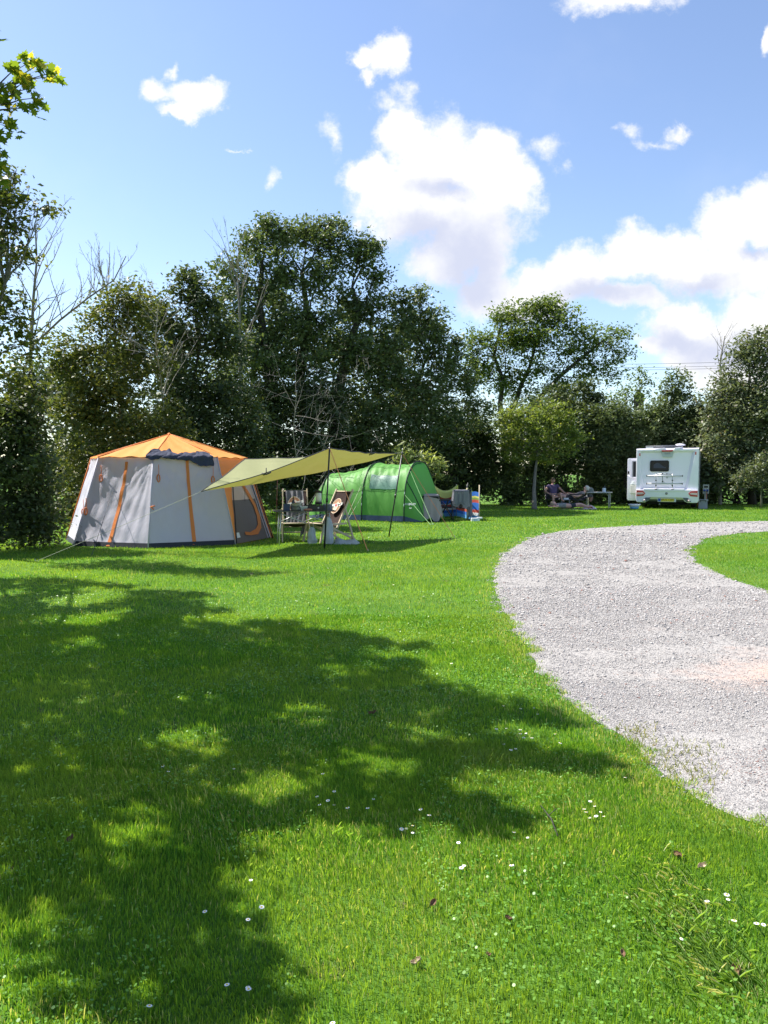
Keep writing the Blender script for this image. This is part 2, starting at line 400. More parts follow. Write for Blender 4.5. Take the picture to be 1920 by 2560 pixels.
def merge(name, mes, k):
    V = []; T = []
    for me in mes:
        a = np.empty(len(me.vertices) * 3, np.float32); me.vertices.foreach_get('co', a); V.append(a.reshape(-1, 3))
        t = np.empty(len(me.vertices), np.float32); me.attributes['tint'].data.foreach_get('value', t); T.append(t[::k])
        bpy.data.meshes.remove(me)
    return np_mesh(name, np.concatenate(V), k, np.concatenate(T))
o = link('grass', merge('grass', gr[:2], 5), M_blade); tag(o, 'short green mown grass of the lawn close by', 'grass', kind='stuff')
o = link('grass', merge('grass', gr[2:], 3), M_blade); tag(o, 'short green mown grass of the lawn further off', 'grass', kind='stuff')
# clover and small weeds in the lawn
def clover():
    r = np.random.default_rng(21); n_ = 80000
    d = np.sqrt(r.uniform(1.8 ** 2, 9.5 ** 2, n_)); x = r.uniform(-.6, .6, n_) * d; y = d
    k = (vnoise(x * 2.2, y * 2.2, 40) * .6 + vnoise(x * 7, y * 7, 41) * .4 > 0.46) & ~on_gravel(x, y, .05, 22); x, y, d = x[k], y[k], d[k]; m = len(x)
    s = r.uniform(.0028, .0065, m) * np.where(d > 5, 1.3, 1); z = r.uniform(.014, .038, m)
    nrm = np.stack([r.normal(0, .35, m), r.normal(0, .35, m), np.ones(m)], 1); nrm /= np.linalg.norm(nrm, axis=1)[:, None]
    t = np.cross(nrm, np.array([0, 1, 0.])); t /= np.linalg.norm(t, axis=1)[:, None]; b = np.cross(nrm, t)
    V = [np.stack([x, y, z], 1) + (t * math.cos(a) + b * math.sin(a)) * s[:, None] for a in np.arange(6) * PI / 3]
    return np_mesh('clover', np.stack(V, 1).reshape(-1, 3), 6, np.clip(r.normal(.5, .3, m), 0, .9))
o = link('clover', clover(), M_clover); tag(o, 'small round clover leaves growing through the lawn', 'clover', kind='stuff')

# loose stones on the drive
def stones():
    r = np.random.default_rng(31); out = []
    for n_, d0, d1 in ((120000, 2.8, 5.5), (150000, 5.0, 10), (110000, 9, 19), (40000, 17, 30)):
        d = np.sqrt(r.uniform(d0 * d0, d1 * d1, n_)); x = r.uniform(0.05, .66, n_) * d
        k = on_gravel(x, d, .08, 33); x, y = x[k], d[k]
        cov = vnoise(x * 1.1, y * 2.2, 50) * .55 + vnoise(x * 4, y * 4, 51) * .45; patch = np.clip(1.5 - np.hypot((x - 3.3) * .42, (y - 5.7) * .95) * 1.3 - cov * .6, 0, .8); keep = r.random(len(x)) < np.clip((cov - .22) * 2.2, .2, 1) * (1 - patch); x, y = x[keep], y[keep]
        s = np.maximum(.0028, y * r.uniform(.0006, .0012, len(x))) * (1 + 1.2 * (r.random(len(x)) < .03)); out.append(np.stack([x, y, s], 1))
    A = np.concatenate(out); m = len(A); x, y, s = A.T
    base = np.array([[1, 0, 0], [0, 1, 0], [-1, 0, 0], [0, -1, 0], [0, 0, .75], [0, 0, -.5]], float)
    V = base[None] * (1 + r.normal(0, .25, (m, 6, 1))) + r.normal(0, .22, (m, 6, 3)); a = r.uniform(0, PI, m)
    V[:, :, 0] *= r.uniform(.6, 1.1, m)[:, None]
    ca, sa = np.cos(a)[:, None], np.sin(a)[:, None]; X = V[:, :, 0] * ca - V[:, :, 1] * sa; Y = V[:, :, 0] * sa + V[:, :, 1] * ca
    W = np.stack([X * s[:, None] + x[:, None], Y * s[:, None] + y[:, None], V[:, :, 2] * s[:, None] * .6 + s[:, None] * .2 + .004], 2)
    fc = np.array([[0, 1, 4], [1, 2, 4], [2, 3, 4], [3, 0, 4], [1, 0, 5], [2, 1, 5], [3, 2, 5], [0, 3, 5]])
    F = (fc[None] + (np.arange(m) * 6)[:, None, None]).reshape(-1, 3)
    red = (np.hypot(x - 2.05, (y - 3.75)) < .36) & (r.random(m) < .16) | (r.random(m) < .02)
    t = np.where(red, 1.0, r.uniform(0, .8, m))
    return np_mesh_faces('loose_stones', W.reshape(-1, 3), F, np.repeat(t, 6))
def stone_mat():
    m = bpy.data.materials.new('crushed_stone'); m.use_nodes = True; k = N(m.node_tree)
    at = k.n('ShaderNodeAttribute', attribute_name='tint').outputs['Fac']
    c = k.mix(k.ss(at, 0, .8), (0.26, 0.243, 0.233), (0.46, 0.437, 0.42)); c = k.mix(k.ss(at, .92, .97), c, (0.30, 0.16, 0.13))
    p = k.n('ShaderNodeBsdfPrincipled', {'Base Color': c, 'Roughness': 0.85, 'Specular IOR Level': 0.25})
    k.n('ShaderNodeOutputMaterial', {0: p.outputs[0]}); return m
o = link('loose_stones', stones(), stone_mat()); tag(o, 'loose pale crushed stones lying on the drive', 'gravel', kind='stuff')
# ------------------------------------------------------------------ trees
def leaf_mat(name, c0, c1, c2, tr=0.3, rough=0.5, spec=0.38):
    m = bpy.data.materials.new(name); m.use_nodes = True; k = N(m.node_tree)
    co = k.n('ShaderNodeTexCoord').outputs['Object']
    at = k.n('ShaderNodeAttribute', attribute_name='tint').outputs['Fac']
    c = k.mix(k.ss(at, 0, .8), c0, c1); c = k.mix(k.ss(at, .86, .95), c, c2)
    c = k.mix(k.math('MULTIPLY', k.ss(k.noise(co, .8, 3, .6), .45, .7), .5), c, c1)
    p = k.n('ShaderNodeBsdfPrincipled', {'Base Color': c, 'Roughness': rough, 'Specular IOR Level': spec})
    t = k.n('ShaderNodeBsdfTranslucent', {'Color': k.mix(1.0, c, (1.6, 1.55, .7), 'MULTIPLY')})
    o = k.n('ShaderNodeMixShader', {0: tr, 1: p.outputs[0], 2: t.outputs[0]})
    k.n('ShaderNodeOutputMaterial', {0: o.outputs[0]}); return m
L_dark = leaf_mat('leaves_dark', (.040, .064, .028), (.098, .128, .050), (.11, .12, .03))
L_oak = leaf_mat('leaves_oak', (.054, .086, .036), (.135, .175, .074), (.10, .12, .04))
L_mid = leaf_mat('leaves_field_maple', (.056, .078, .02), (.135, .155, .04), (.20, .19, .035), .34)
L_light = leaf_mat('leaves_ash', (.060, .10, .022), (.125, .175, .045), (.15, .16, .035), .4)
L_apple = leaf_mat('leaves_cherry', (.095, .145, .032), (.19, .24, .055), (.26, .24, .07), .4)
L_maple = leaf_mat('leaves_sycamore', (.07, .13, .02), (.16, .23, .03), (.42, .38, .05), .5)
L_loquat = leaf_mat('leaves_loquat', (.15, .20, .06), (.32, .36, .13), (.50, .48, .26), .35)
L_grey = leaf_mat('leaves_whitebeam', (.07, .10, .05), (.16, .185, .10), (.22, .18, .13), .3)
B_dark = mat('bark_dark', (.055, .048, .038), .9, bump=.8, bscale=30, var=.35, aniso=(1, 1, .3), bdist=.02)
B_grey = mat('bark_grey', (.17, .155, .13), .9, bump=.7, bscale=30, var=.3, aniso=(1, 1, .3), bdist=.02)
B_pale = mat('bark_dead', (.30, .28, .25), .9, var=.2)

def frames(n_, r, up=0.6):
    nn = r.normal(0, 1, (n_, 3)); nn[:, 2] = np.abs(nn[:, 2]) + up; nn /= np.linalg.norm(nn, axis=1)[:, None]
    a = r.normal(0, 1, (n_, 3)); t = np.cross(nn, a); t /= np.linalg.norm(t, axis=1)[:, None] + 1e-9
    return t, np.cross(nn, t), nn
T_diamond = np.array([[0, -.55, 0], [.30, -.02, .06], [0, .55, 0], [-.30, -.02, .06]])
T_long = np.array([[0, -.5, 0], [.13, -.2, .05], [.13, .15, .05], [0, .55, -.03], [-.13, .15, .05], [-.13, -.2, .05]])
T_maple = np.array([[0, -.42], [.10, -.22], [.36, -.34], [.30, -.12], [.52, .06], [.30, .10], [.26, .30], [.12, .22], [0, .55], [-.12, .22], [-.26, .30], [-.30, .10], [-.52, .06], [-.30, -.12], [-.36, -.34], [-.10, -.22]])
T_maple = np.c_[T_maple, -.25 * np.abs(T_maple[:, 0])]
def leaves(name, C, s, m, parent, tmpl, r, up=.6, tint=None):
    t, b, nn = frames(len(C), r, up); K = len(tmpl)
    V = C[:, None, :] + s[:, None, None] * (tmpl[None, :, 0:1] * t[:, None] + tmpl[None, :, 1:2] * b[:, None] + tmpl[None, :, 2:3] * nn[:, None])
    if tint is None: tint = np.clip(r.normal(.45, .25, len(C)), 0, 1)
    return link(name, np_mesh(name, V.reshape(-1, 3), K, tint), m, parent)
def in_ell(n_, r, p=.42):
    v = r.normal(0, 1, (n_, 3)); v /= np.linalg.norm(v, axis=1)[:, None]; return v * (r.random(n_) ** p)[:, None]
def curve_pts(a, b, r, sag=.12, m=6, wob=.05):
    a, b = np.array(a, float), np.array(b, float); L = np.linalg.norm(b - a); mid = (a + b) / 2 + np.array([0, 0, sag * L]) + r.normal(0, wob * L, 3)
    return [(1 - t) ** 2 * a + 2 * t * (1 - t) * mid + t * t * b + (r.normal(0, .012 * L, 3) if 0 < t < 1 else 0) for t in np.linspace(0, 1, m)]
def tree(name, label, cat, base, blobs, lm, bark, trunk=.15, leaf=.10, lai=2.6, seed=1, fork=.35, tmpl=T_diamond, up=.6, core=.5, group=None,
         twigs=14, clump=.34, stems=1, squash=.62, limb=.40, aspect=1.0, trunk_pts=None, pbias=.42):
    """blobs: (px,py,rx,ry,distance) lumps of the crown; every lump gets a limb, twigs and leaf sprays"""
    r = np.random.default_rng(seed); base = np.array(base, float); base = np.array([base[0], base[1], 0 if len(base) < 3 else base[2]])
    root = thing(name, label, cat, base, 0, group)
    W = []; lai *= 1.65; leaf *= 1.12; trunk *= .8
    for (px, py, rx, ry, d) in blobs:
        c = P(px, py, d); q = d / FPX; W.append((c, np.array([rx * q, (rx + ry) / 2 * q * aspect, ry * q])))
    top = np.mean([c for c, _ in W], axis=0); zmax = max(c[2] + s[2] * .4 for c, s in W)
    mb = MB(); C = []; S_ = []; T_ = []
    forks = []
    for st in range(stems):
        o = np.array([r.normal(0, .25), r.normal(0, .15), 0]) * (stems > 1)
        tgt = np.array([top[0], top[1], zmax * .72]) if trunk_pts is None else None
        if trunk_pts is not None: pts = [np.array(p, float) for p in (trunk_pts[st] if stems > 1 else trunk_pts)]
        else:
            if stems > 1: tgt = W[(st * 3) % len(W)][0]
            pts = curve_pts(base + o, tgt, r, 0, 8, .05)
            pts[0] = base + o
        k = len(pts); mb.tube([p - base for p in pts], [trunk * (1.25 if i == 0 else 1) * (1 - .72 * i / (k - 1)) for i in range(k)], 8); forks.append(pts)
    for bi, (c, s) in enumerate(W):
        pts = min(forks, key=lambda f: min(np.linalg.norm(q - c) for q in f))
        # leave the trunk below the lump
        cand = [(np.linalg.norm(q - (c - np.array([0, 0, s[2] * .9 + .2]))), i) for i, q in enumerate(pts) if i >= len(pts) * fork]
        a = pts[min(cand)[1]] if cand else pts[-1]
        L = np.linalg.norm(c - a); rl = max(.014, .8 * trunk * limb * min(1, .5 + L / 6))
        lp = curve_pts(a, c, r, -.08, 6, .07); mb.tube([p - base for p in lp], [rl * (1 - .7 * i / 5) for i in range(6)], 5, False)
        nc = max(4, int(twigs * 1.0)); ends = c + in_ell(nc, r, .33) * s * .92
        for e_ in ends:
            st_ = lp[r.integers(3, 6)]; mb.tube([p - base for p in curve_pts(st_, e_, r, .05, 4, .08)], [rl * .34, rl * .22, rl * .15, .006], 3, False)
        la = leaf * leaf * .34; area = PI * s[0] * s[2]; n_ = int(lai * area / la)
        if n_ < 20: n_ = 20
        ncl = max(6, int(area / (clump * clump) * 2.2)); cc = in_ell(ncl, r, pbias); cc = c + cc * s
        idx = r.integers(0, ncl, int(n_ * .86)); off = r.normal(0, 1, (len(idx), 3)) * np.array([clump * .5, clump * .5, clump * .5 * squash])
        pts_ = cc[idx] + off; bg_ = c + in_ell(n_ - len(idx), r, .33) * s * 1.08
        C += [pts_, bg_]; S_ += [leaf * r.uniform(.5, 1.3, len(pts_)), leaf * r.uniform(.5, 1.1, len(bg_))]
        ct = np.clip(r.normal(.45, .16, ncl), 0, .8)[idx] + r.normal(0, .12, len(idx)); T_ += [np.where(r.random(len(idx)) < .035, 1, np.clip(ct, 0, .84)), r.uniform(.1, .85, len(bg_))]
        if core:   # oversized darker inner leaves, added to block light through the crown
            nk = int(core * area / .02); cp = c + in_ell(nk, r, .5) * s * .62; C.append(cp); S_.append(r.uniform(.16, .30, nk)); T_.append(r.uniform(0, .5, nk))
    C = np.concatenate(C); S2 = np.concatenate(S_); T2 = np.concatenate(T_)
    ok = C[:, 2] > .03; C, S2, T2 = C[ok], S2[ok], T2[ok]
    mb.build('trunk', bark, root, True)
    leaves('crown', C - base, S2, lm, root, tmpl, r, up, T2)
    return root, len(C)
NLEAF = 0
def T(*a, **k):
    global NLEAF
    o, c = tree(*a, **k); NLEAF += c; return o

# the field hedge and its trees, left to right
T('hazel_tree', 'tall loose leafy tree at the left edge rising behind the left hedge', 'tree', G(-150, 1392), [(2,455,34,26,13),(30,430,20,12,13),(-40,480,70,60,13),(40,500,62,46,13),(95,525,42,26,13),(-20,590,80,50,13),(30,640,60,46,13.2),(-40,700,90,60,13.2),(0,790,80,70,13.2),(60,860,60,50,13.4),(-60,900,80,70,13.2),(40,960,60,50,13.6),(10,560,46,26,13)],
  L_mid, B_grey, .11, .085, 1.55, 5, tmpl=T_diamond, core=.25, clump=.24, twigs=16)
T('hawthorn_bush', 'dark dense bush at the left edge growing down to the lawn', 'bush', G(0, 1352), [(-60,1060,110,110,14.6),(40,1030,90,90,14.8),(-80,1200,110,120,14.2),(30,1170,100,110,14.6),(70,1120,60,110,15.0),(40,1290,100,90,14.7),(-90,1320,110,80,13.8),(96,1250,56,90,15.2),(66,960,50,70,14.8),(105,1330,50,50,15.4)],
  L_dark, B_dark, .09, .085, 2.5, 6, fork=.2, stems=3, core=1.0)
T('field_maple_tree', 'yellowish green field maple standing behind the orange and grey tent', 'tree', G(225, 1322), [(195,880,70,70,19),(265,800,80,80,19.2),(330,760,70,70,19.4),(240,960,100,90,19),(345,900,80,90,19.4),(180,1030,80,90,18.6),(300,1060,100,90,19),(215,1160,90,100,18.8),(330,1180,90,90,19),(140,900,40,50,18.4),(160,1270,60,60,18.2),(420,1080,60,80,19.4),(250,1270,90,70,19.0)],
  L_mid, B_grey, .12, .095, 2.15, 7, core=.5)
T('willow_bush', 'dark leafy tree between the field maple and the oak', 'tree', G(440, 1300), [(475,730,44,62,21.5),(400,790,60,50,21.3),(520,760,60,50,21.6),(440,850,80,80,21.5),(550,860,80,90,21.8),(430,980,90,90,21.3),(540,1000,90,90,21.6),(470,1100,110,90,21.2),(600,1080,80,90,21.8),(420,1190,100,90,21),(560,1190,100,90,21.4),(465,690,24,24,21.5),(640,1190,70,90,21.8)],
  L_dark, B_dark, .14, .10, 2.5, 8, core=.9)
T('oak_tree', 'tallest oak tree with an open twisted crown behind the tents', 'oak', G(830, 1262), [(640,610,60,55,28.5),(700,590,50,50,29.0),(760,585,60,50,29.5),(830,610,80,55,29.5),(900,640,55,50,29.5),(590,690,70,60,28.0),(700,690,90,70,28.5),(800,700,70,60,29.0),(940,690,36,50,29.5),(870,760,60,40,29.7),(600,790,80,70,28.0),(700,810,90,80,28.5),(790,800,70,60,28.5),(930,780,60,50,29.5),(640,900,90,80,28.0),(760,900,90,80,28.5),(880,880,90,70,29.1),(670,560,30,30,28.7),(820,565,40,28,29.5),(930,610,30,24,29.5)],
  L_oak, B_dark, .34, .12, 2.3, 9, core=.7, clump=.36, twigs=22, limb=.26, stems=3, trunk_pts=[[G(830,1262), P(835,1100,29), P(850,960,29.3), P(872,860,29.5), P(900,790,29.5), P(880,720,29.5)], [G(780,1262), P(775,1100,29), P(750,950,29), P(770,800,29), P(755,680,29.2)], [G(690,1262), P(680,1080,28.4), P(670,900,28.2), P(650,780,28.2), P(655,660,28.2)]])
T('elm_tree', 'broad dark tree behind the green tent to the right of the oak', 'tree', G(1010, 1250), [(1010,770,60,50,30),(1070,800,60,50,30),(980,850,80,70,29.6),(1080,880,70,60,30.2),(1130,920,50,60,30.5),(960,950,90,80,29.4),(1060,970,90,70,30),(940,1060,90,80,29),(1040,1070,90,80,29.6),(1120,1040,60,70,30.4),(1050,735,26,24,30),(1100,830,36,30,30.4),(1140,860,26,30,30.6),(1170,960,40,50,31),(1185,1030,50,50,31.5)],
  L_oak, B_dark, .20, .12, 2.1, 10, core=.6, twigs=18)
T('holly_bush', 'black green holly thicket low behind the tarp pole', 'bush', G(740, 1284), [(680,1010,90,90,28.2),(800,1010,90,90,28.4),(660,1120,90,80,28),(780,1130,100,90,28),(890,1120,80,90,28.4),(700,1210,100,70,27.4),(830,1220,90,60,27.6),(930,1180,70,80,28.4),(600,1235,80,50,26)],
  L_dark, B_dark, .10, .11, 2.4, 11, fork=.15, stems=4, core=1.5)
T('lime_tree', 'tall shadowy tree filling the gap behind the field maple', 'tree', G(350, 1270), [(160,960,90,90,25),(200,1100,100,100,25),(300,900,90,90,25.4),(330,1080,110,110,25.2),(440,900,90,90,25.6),(450,1060,110,110,25.4),(240,1200,120,80,25),(400,1200,120,80,25.2),(120,1180,90,90,24.6),(370,790,50,50,25.4),(90,1000,60,100,24.8)],
  L_oak, B_dark, .16, .15, 1.5, 31, core=1.4, twigs=8)
T('sycamore_maple', 'shadowy broad tree standing behind the oak and filling below its crown', 'tree', G(780, 1250), [(640,880,90,80,33),(760,860,90,80,33),(880,880,90,80,33.4),(980,900,80,80,33.4),(620,1010,110,90,33),(760,1010,110,90,33),(900,1020,110,90,33.2),(1030,1010,90,90,33.6),(660,1150,120,90,33),(840,1150,120,90,33),(1000,1150,110,90,33.4),(1110,1130,70,90,33.6),(690,760,60,50,33),(560,960,70,90,32.8),(880,790,40,36,33.4),(1020,830,50,50,33.6)],
  L_oak, B_dark, .2, .19, 1.5, 32, core=1.2, twigs=8)
# the far boundary hedge
for k_, (x0, lab, tops, mt) in enumerate([
    (1000, 'dark boundary hedge bush behind the striped windbreak', (1130,1110,1100), L_dark), (1140, 'dark boundary hedge bush left of the small trunked tree', (1060,1020,1050), L_dark),
    (1280, 'dark boundary hedge bush behind the small trunked tree', (1040,1010,1000), L_oak), (1420, 'dark boundary hedge bush behind the seated person', (990,1010,1020), L_dark),
    (1560, 'dark boundary hedge bush behind the white camping table', (1000,1020,1030), L_oak), (1700, 'dark boundary hedge bush right behind the motorhome', (1010,1020,1010), L_oak),
    (1840, 'dark boundary hedge bush beyond the waste bin at the right', (1000,980,960), L_dark)]):
    d = 34.5 + .3 * k_; bl = []
    r_ = np.random.default_rng(90 + k_)
    for j, ty in enumerate(tops):
        cx = x0 - 50 + 50 * j
        for yy_ in range(int(ty) + 40, 1260, 62): bl.append((cx + r_.normal(0, 12), yy_ + r_.normal(0, 8), 52, 48, d + r_.normal(0, .25)))
    T('hedge_bush', lab, 'hedge', G(x0, 1180 + HC * FPX / d), bl, mt, B_dark, .08, .13, 2.3, 200 + k_, fork=.1, stems=3, core=1.7, group='bushes of the boundary hedge', twigs=6, aspect=.8)
T('ash_tree', 'big sunlit ash tree with open spreading crown beyond the boundary hedge', 'ash', G(1300, 1245), [(1250,800,40,36,41),(1290,790,60,40,41),(1350,790,60,40,41.4),(1400,800,60,42,41),(1460,830,60,36,41.2),(1200,850,40,40,40.8),(1260,860,70,50,41),(1340,860,80,50,41),(1430,870,70,40,41),(1520,860,56,30,41),(1550,890,36,24,41),(1220,920,56,40,40.8),(1300,930,70,36,41),(1490,910,60,24,41),(1180,880,30,40,40.6),(1530,940,40,18,41.2),(1380,925,50,22,41),(1540,830,36,16,41.3),(1340,765,60,20,41.2),(1260,960,50,26,41),(1400,965,60,22,41),(1190,920,30,30,40.8),(1470,940,40,20,41),(1310,850,60,40,40.4),(1180,960,24,24,41),(1380,760,50,24,41.5),(1300,985,50,26,41),(1440,985,50,24,41),(1360,1000,50,24,41)],
  L_light, B_dark, .24, .15, 1.7, 12, core=.2, clump=.5, twigs=20, limb=.34, stems=3, trunk_pts=[[G(1290,1245), P(1290,1100,41), P(1284,1020,41), P(1300,970,41), P(1325,915,41), P(1345,840,41)], [G(1330,1245), P(1335,1100,41), P(1345,1000,41), P(1400,940,41), P(1460,890,41), P(1510,850,41)], [G(1265,1245), P(1262,1100,41), P(1250,1010,41), P(1258,950,41), P(1235,890,41), P(1250,820,41)]])
T('sapling_tree', 'spindly young tree poking above the hedge between ash and motorhome', 'tree', G(1590, 1248), [(1600,940,22,26,38),(1612,960,30,14,38),(1580,990,40,24,38),(1560,975,24,18,38),(1530,1010,34,26,38)], L_light, B_dark, .06, .12, 1.2, 13, core=0, twigs=10)
T('sycamore_sapling', 'dark upright leafy tree rising above the motorhome roof', 'tree', G(1690, 1256), [(1690,945,34,28,36),(1665,975,28,28,36),(1705,985,40,30,36),(1670,1010,40,30,36),(1640,1030,46,30,36),(1720,1030,44,36,36),(1690,1080,80,50,36)], L_oak, B_dark, .09, .13, 1.9, 14, core=.5)
T('holm_oak_tree', 'dark tree with two rounded heads above the boundary hedge', 'tree', G(1440, 1256), [(1400,985,44,26,36.5),(1460,970,46,24,36.5),(1485,1000,36,30,36.5),(1430,1020,70,34,36.5),(1380,1040,50,40,36.5),(1540,1030,50,30,36.8),(1500,1060,80,44,36.5)], L_dark, B_dark, .10, .13, 2.2, 15, core=.9)
T('beech_tree', 'tall grey green tree filling the right edge behind the small tree', 'tree', G(1880, 1262), [(1900,850,56,36,34),(1860,890,56,46,34),(1930,900,60,60,34),(1830,960,50,50,34),(1890,970,80,60,34),(1790,1010,46,50,34),(1860,1050,80,70,33.8),(1930,1050,70,80,34),(1800,1100,60,70,33.8),(1880,1150,90,70,33.8),(1780,1190,50,60,33.6),(1940,1180,60,80,33.8),(1950,830,40,30,34)],
  L_grey, B_dark, .22, .13, 2.1, 16, core=.6)
T('cherry_tree', 'small round topped tree with a single grey trunk on the lawn by the hedge', 'tree', G(1336, 1274), [(1300,1040,50,34,32),(1370,1035,60,36,32),(1420,1060,40,36,32),(1280,1080,40,36,32),(1340,1080,70,44,31.8),(1410,1110,50,36,32),(1300,1130,50,30,32),(1370,1140,56,28,31.8),(1270,1110,30,30,32.2),(1430,1085,30,24,32)],
  L_apple, B_grey, .12, .11, 1.8, 17, core=.25, fork=.6, trunk_pts=[G(1336,1274), P(1335,1225,31.5), P(1338,1180,31.6), P(1345,1130,31.8), P(1340,1080,31.9)], limb=.3, squash=.35)
T('crab_apple_tree', 'small purple grey crab apple at the right edge of the lawn', 'tree', G(1902, 1270), [(1850,1195,28,18,31.5),(1880,1175,34,22,31.5),(1920,1170,34,24,31.5),(1900,1205,44,20,31.5),(1940,1200,30,30,31.6),(1850,1225,18,14,31.4),(1915,1145,24,14,31.5)],
  L_grey, B_grey, .05, .10, 1.8, 18, core=.15, fork=.6, clump=.22)
T('loquat_bush', 'yellow green large leaved shrub growing just behind the green tent', 'shrub', G(1066, 1286), [(1075,1160,40,26,25.5),(1050,1140,34,20,25.5),(1100,1160,22,24,25.5),(1010,1135,26,16,25.5),(985,1150,20,18,25.5),(1090,1190,24,14,25.5),(1030,1160,30,20,25.8),(1005,1122,14,12,25.5)],
  L_loquat, B_grey, .045, .17, 2.0, 19, tmpl=T_long, core=0, fork=.3, stems=3, clump=.17, squash=1, up=.2)

# the sycamore that shades the lawn: trunk and crown stand left of the view
def shade_tree():
    r = np.random.default_rng(77)
    sc = lambda q: np.array([G(px * .9645, 1380 + py * .964)[:2] for px, py in q])
    D = [sc(q) for q in [[(-80,72),(140,66),(350,88),(560,110),(520,135),(620,158),(500,166),(750,175),(800,200),(1100,210),(960,245),(1080,285),(1130,345),(1230,370),(1400,400),(1570,470),(1440,460),(1250,450),(1380,500),(1620,540),(1560,600),(1400,580),(1250,560),(1170,560),(1270,640),(1330,680),(1450,755),(1300,745),(1180,700),(1070,670),(1060,740),(940,720),(820,700),(700,740),(620,770),(720,780),(850,790),(870,815),(800,832),(560,845),(460,870),(560,890),(660,930),(700,1000),(800,1060),(790,1110),(680,1090),(720,1150),(770,1224),(760,1300),(400,1300),(330,1170),(220,1160),(130,1090),(60,1070),(-80,1130)]]]
    H = [sc(q) for q in [[(110,128),(280,98),(350,115),(180,148)],[(60,182),(345,148),(300,186),(180,194)],[(160,232),(245,222),(255,250),(185,258)],[(-60,100),(60,96),(60,112),(-60,116)],[(440,168),(560,172),(660,182),(500,188)],[(850,295),(955,298),(925,325),(860,320)],[(950,245),(1050,270),(980,275)],
      [(760,410),(890,405),(870,445),(770,445)],[(390,475),(530,465),(540,515),(420,505)],[(450,355),(520,360),(505,385)],[(1040,452),(1120,455),(1120,490),(1050,485)],[(920,540),(1050,540),(1090,572),(950,585)],[(220,742),(320,698),(430,730),(390,768),(270,778)],[(590,615),(680,572),(810,588),(850,645),(720,650)],[(100,925),(200,935),(210,990),(110,1000)]]]
    n_ = 90000; x = r.uniform(-7, 2, n_); y = r.uniform(1.6, 12, n_)
    ok = np.zeros(n_, bool)
    for q in D:
        m_ = in_poly(x, y, q)
        for dx, dy in ((.09, 0), (-.09, 0), (0, .1), (0, -.1)): m_ &= in_poly(x + dx, y + dy, q)
        ok |= m_
    for q in H:
        for dx, dy in ((0, 0), (.12, 0), (-.12, 0), (0, .13), (0, -.13), (.08, .09), (-.08, .09), (.08, -.09), (-.08, -.09)): ok &= ~in_poly(x + dx, y + dy, q)
    # ragged: gaps between sprays, long slanting gaps towards the far edge
    g1 = vnoise(x * 2.6 + 7, y * 2.6, 61); g2 = vnoise(x * .8 + 3, y * 2.4 + x * .5, 62); g3 = vnoise(x * 6, y * 6, 63)
    far = np.clip((y - 6.2) / 2.5, 0, 1)
    ok &= (g1 * .6 + g3 * .4) > .20
    ok &= g2 > .02 + .22 * far
    x, y = x[ok], y[ok]
    # thin to a spacing
    cell = .15; key = {}
    for a, b in zip(x, y): key.setdefault((int(a // cell), int(b // cell)), (a, b))
    pts = []
    for (a, b) in key.values():
        for tr in range(24):
            h = 3.3 + .24 * tr + r.uniform(0, 1.2); p = np.array([a, b, 0]) + SUNV * (h / SUNV[2])
            u, v, f = proj(p)
            if f < .3 or u < -95 or v < -150: pts.append(p); break
    return np.array(pts)
cl = shade_tree()
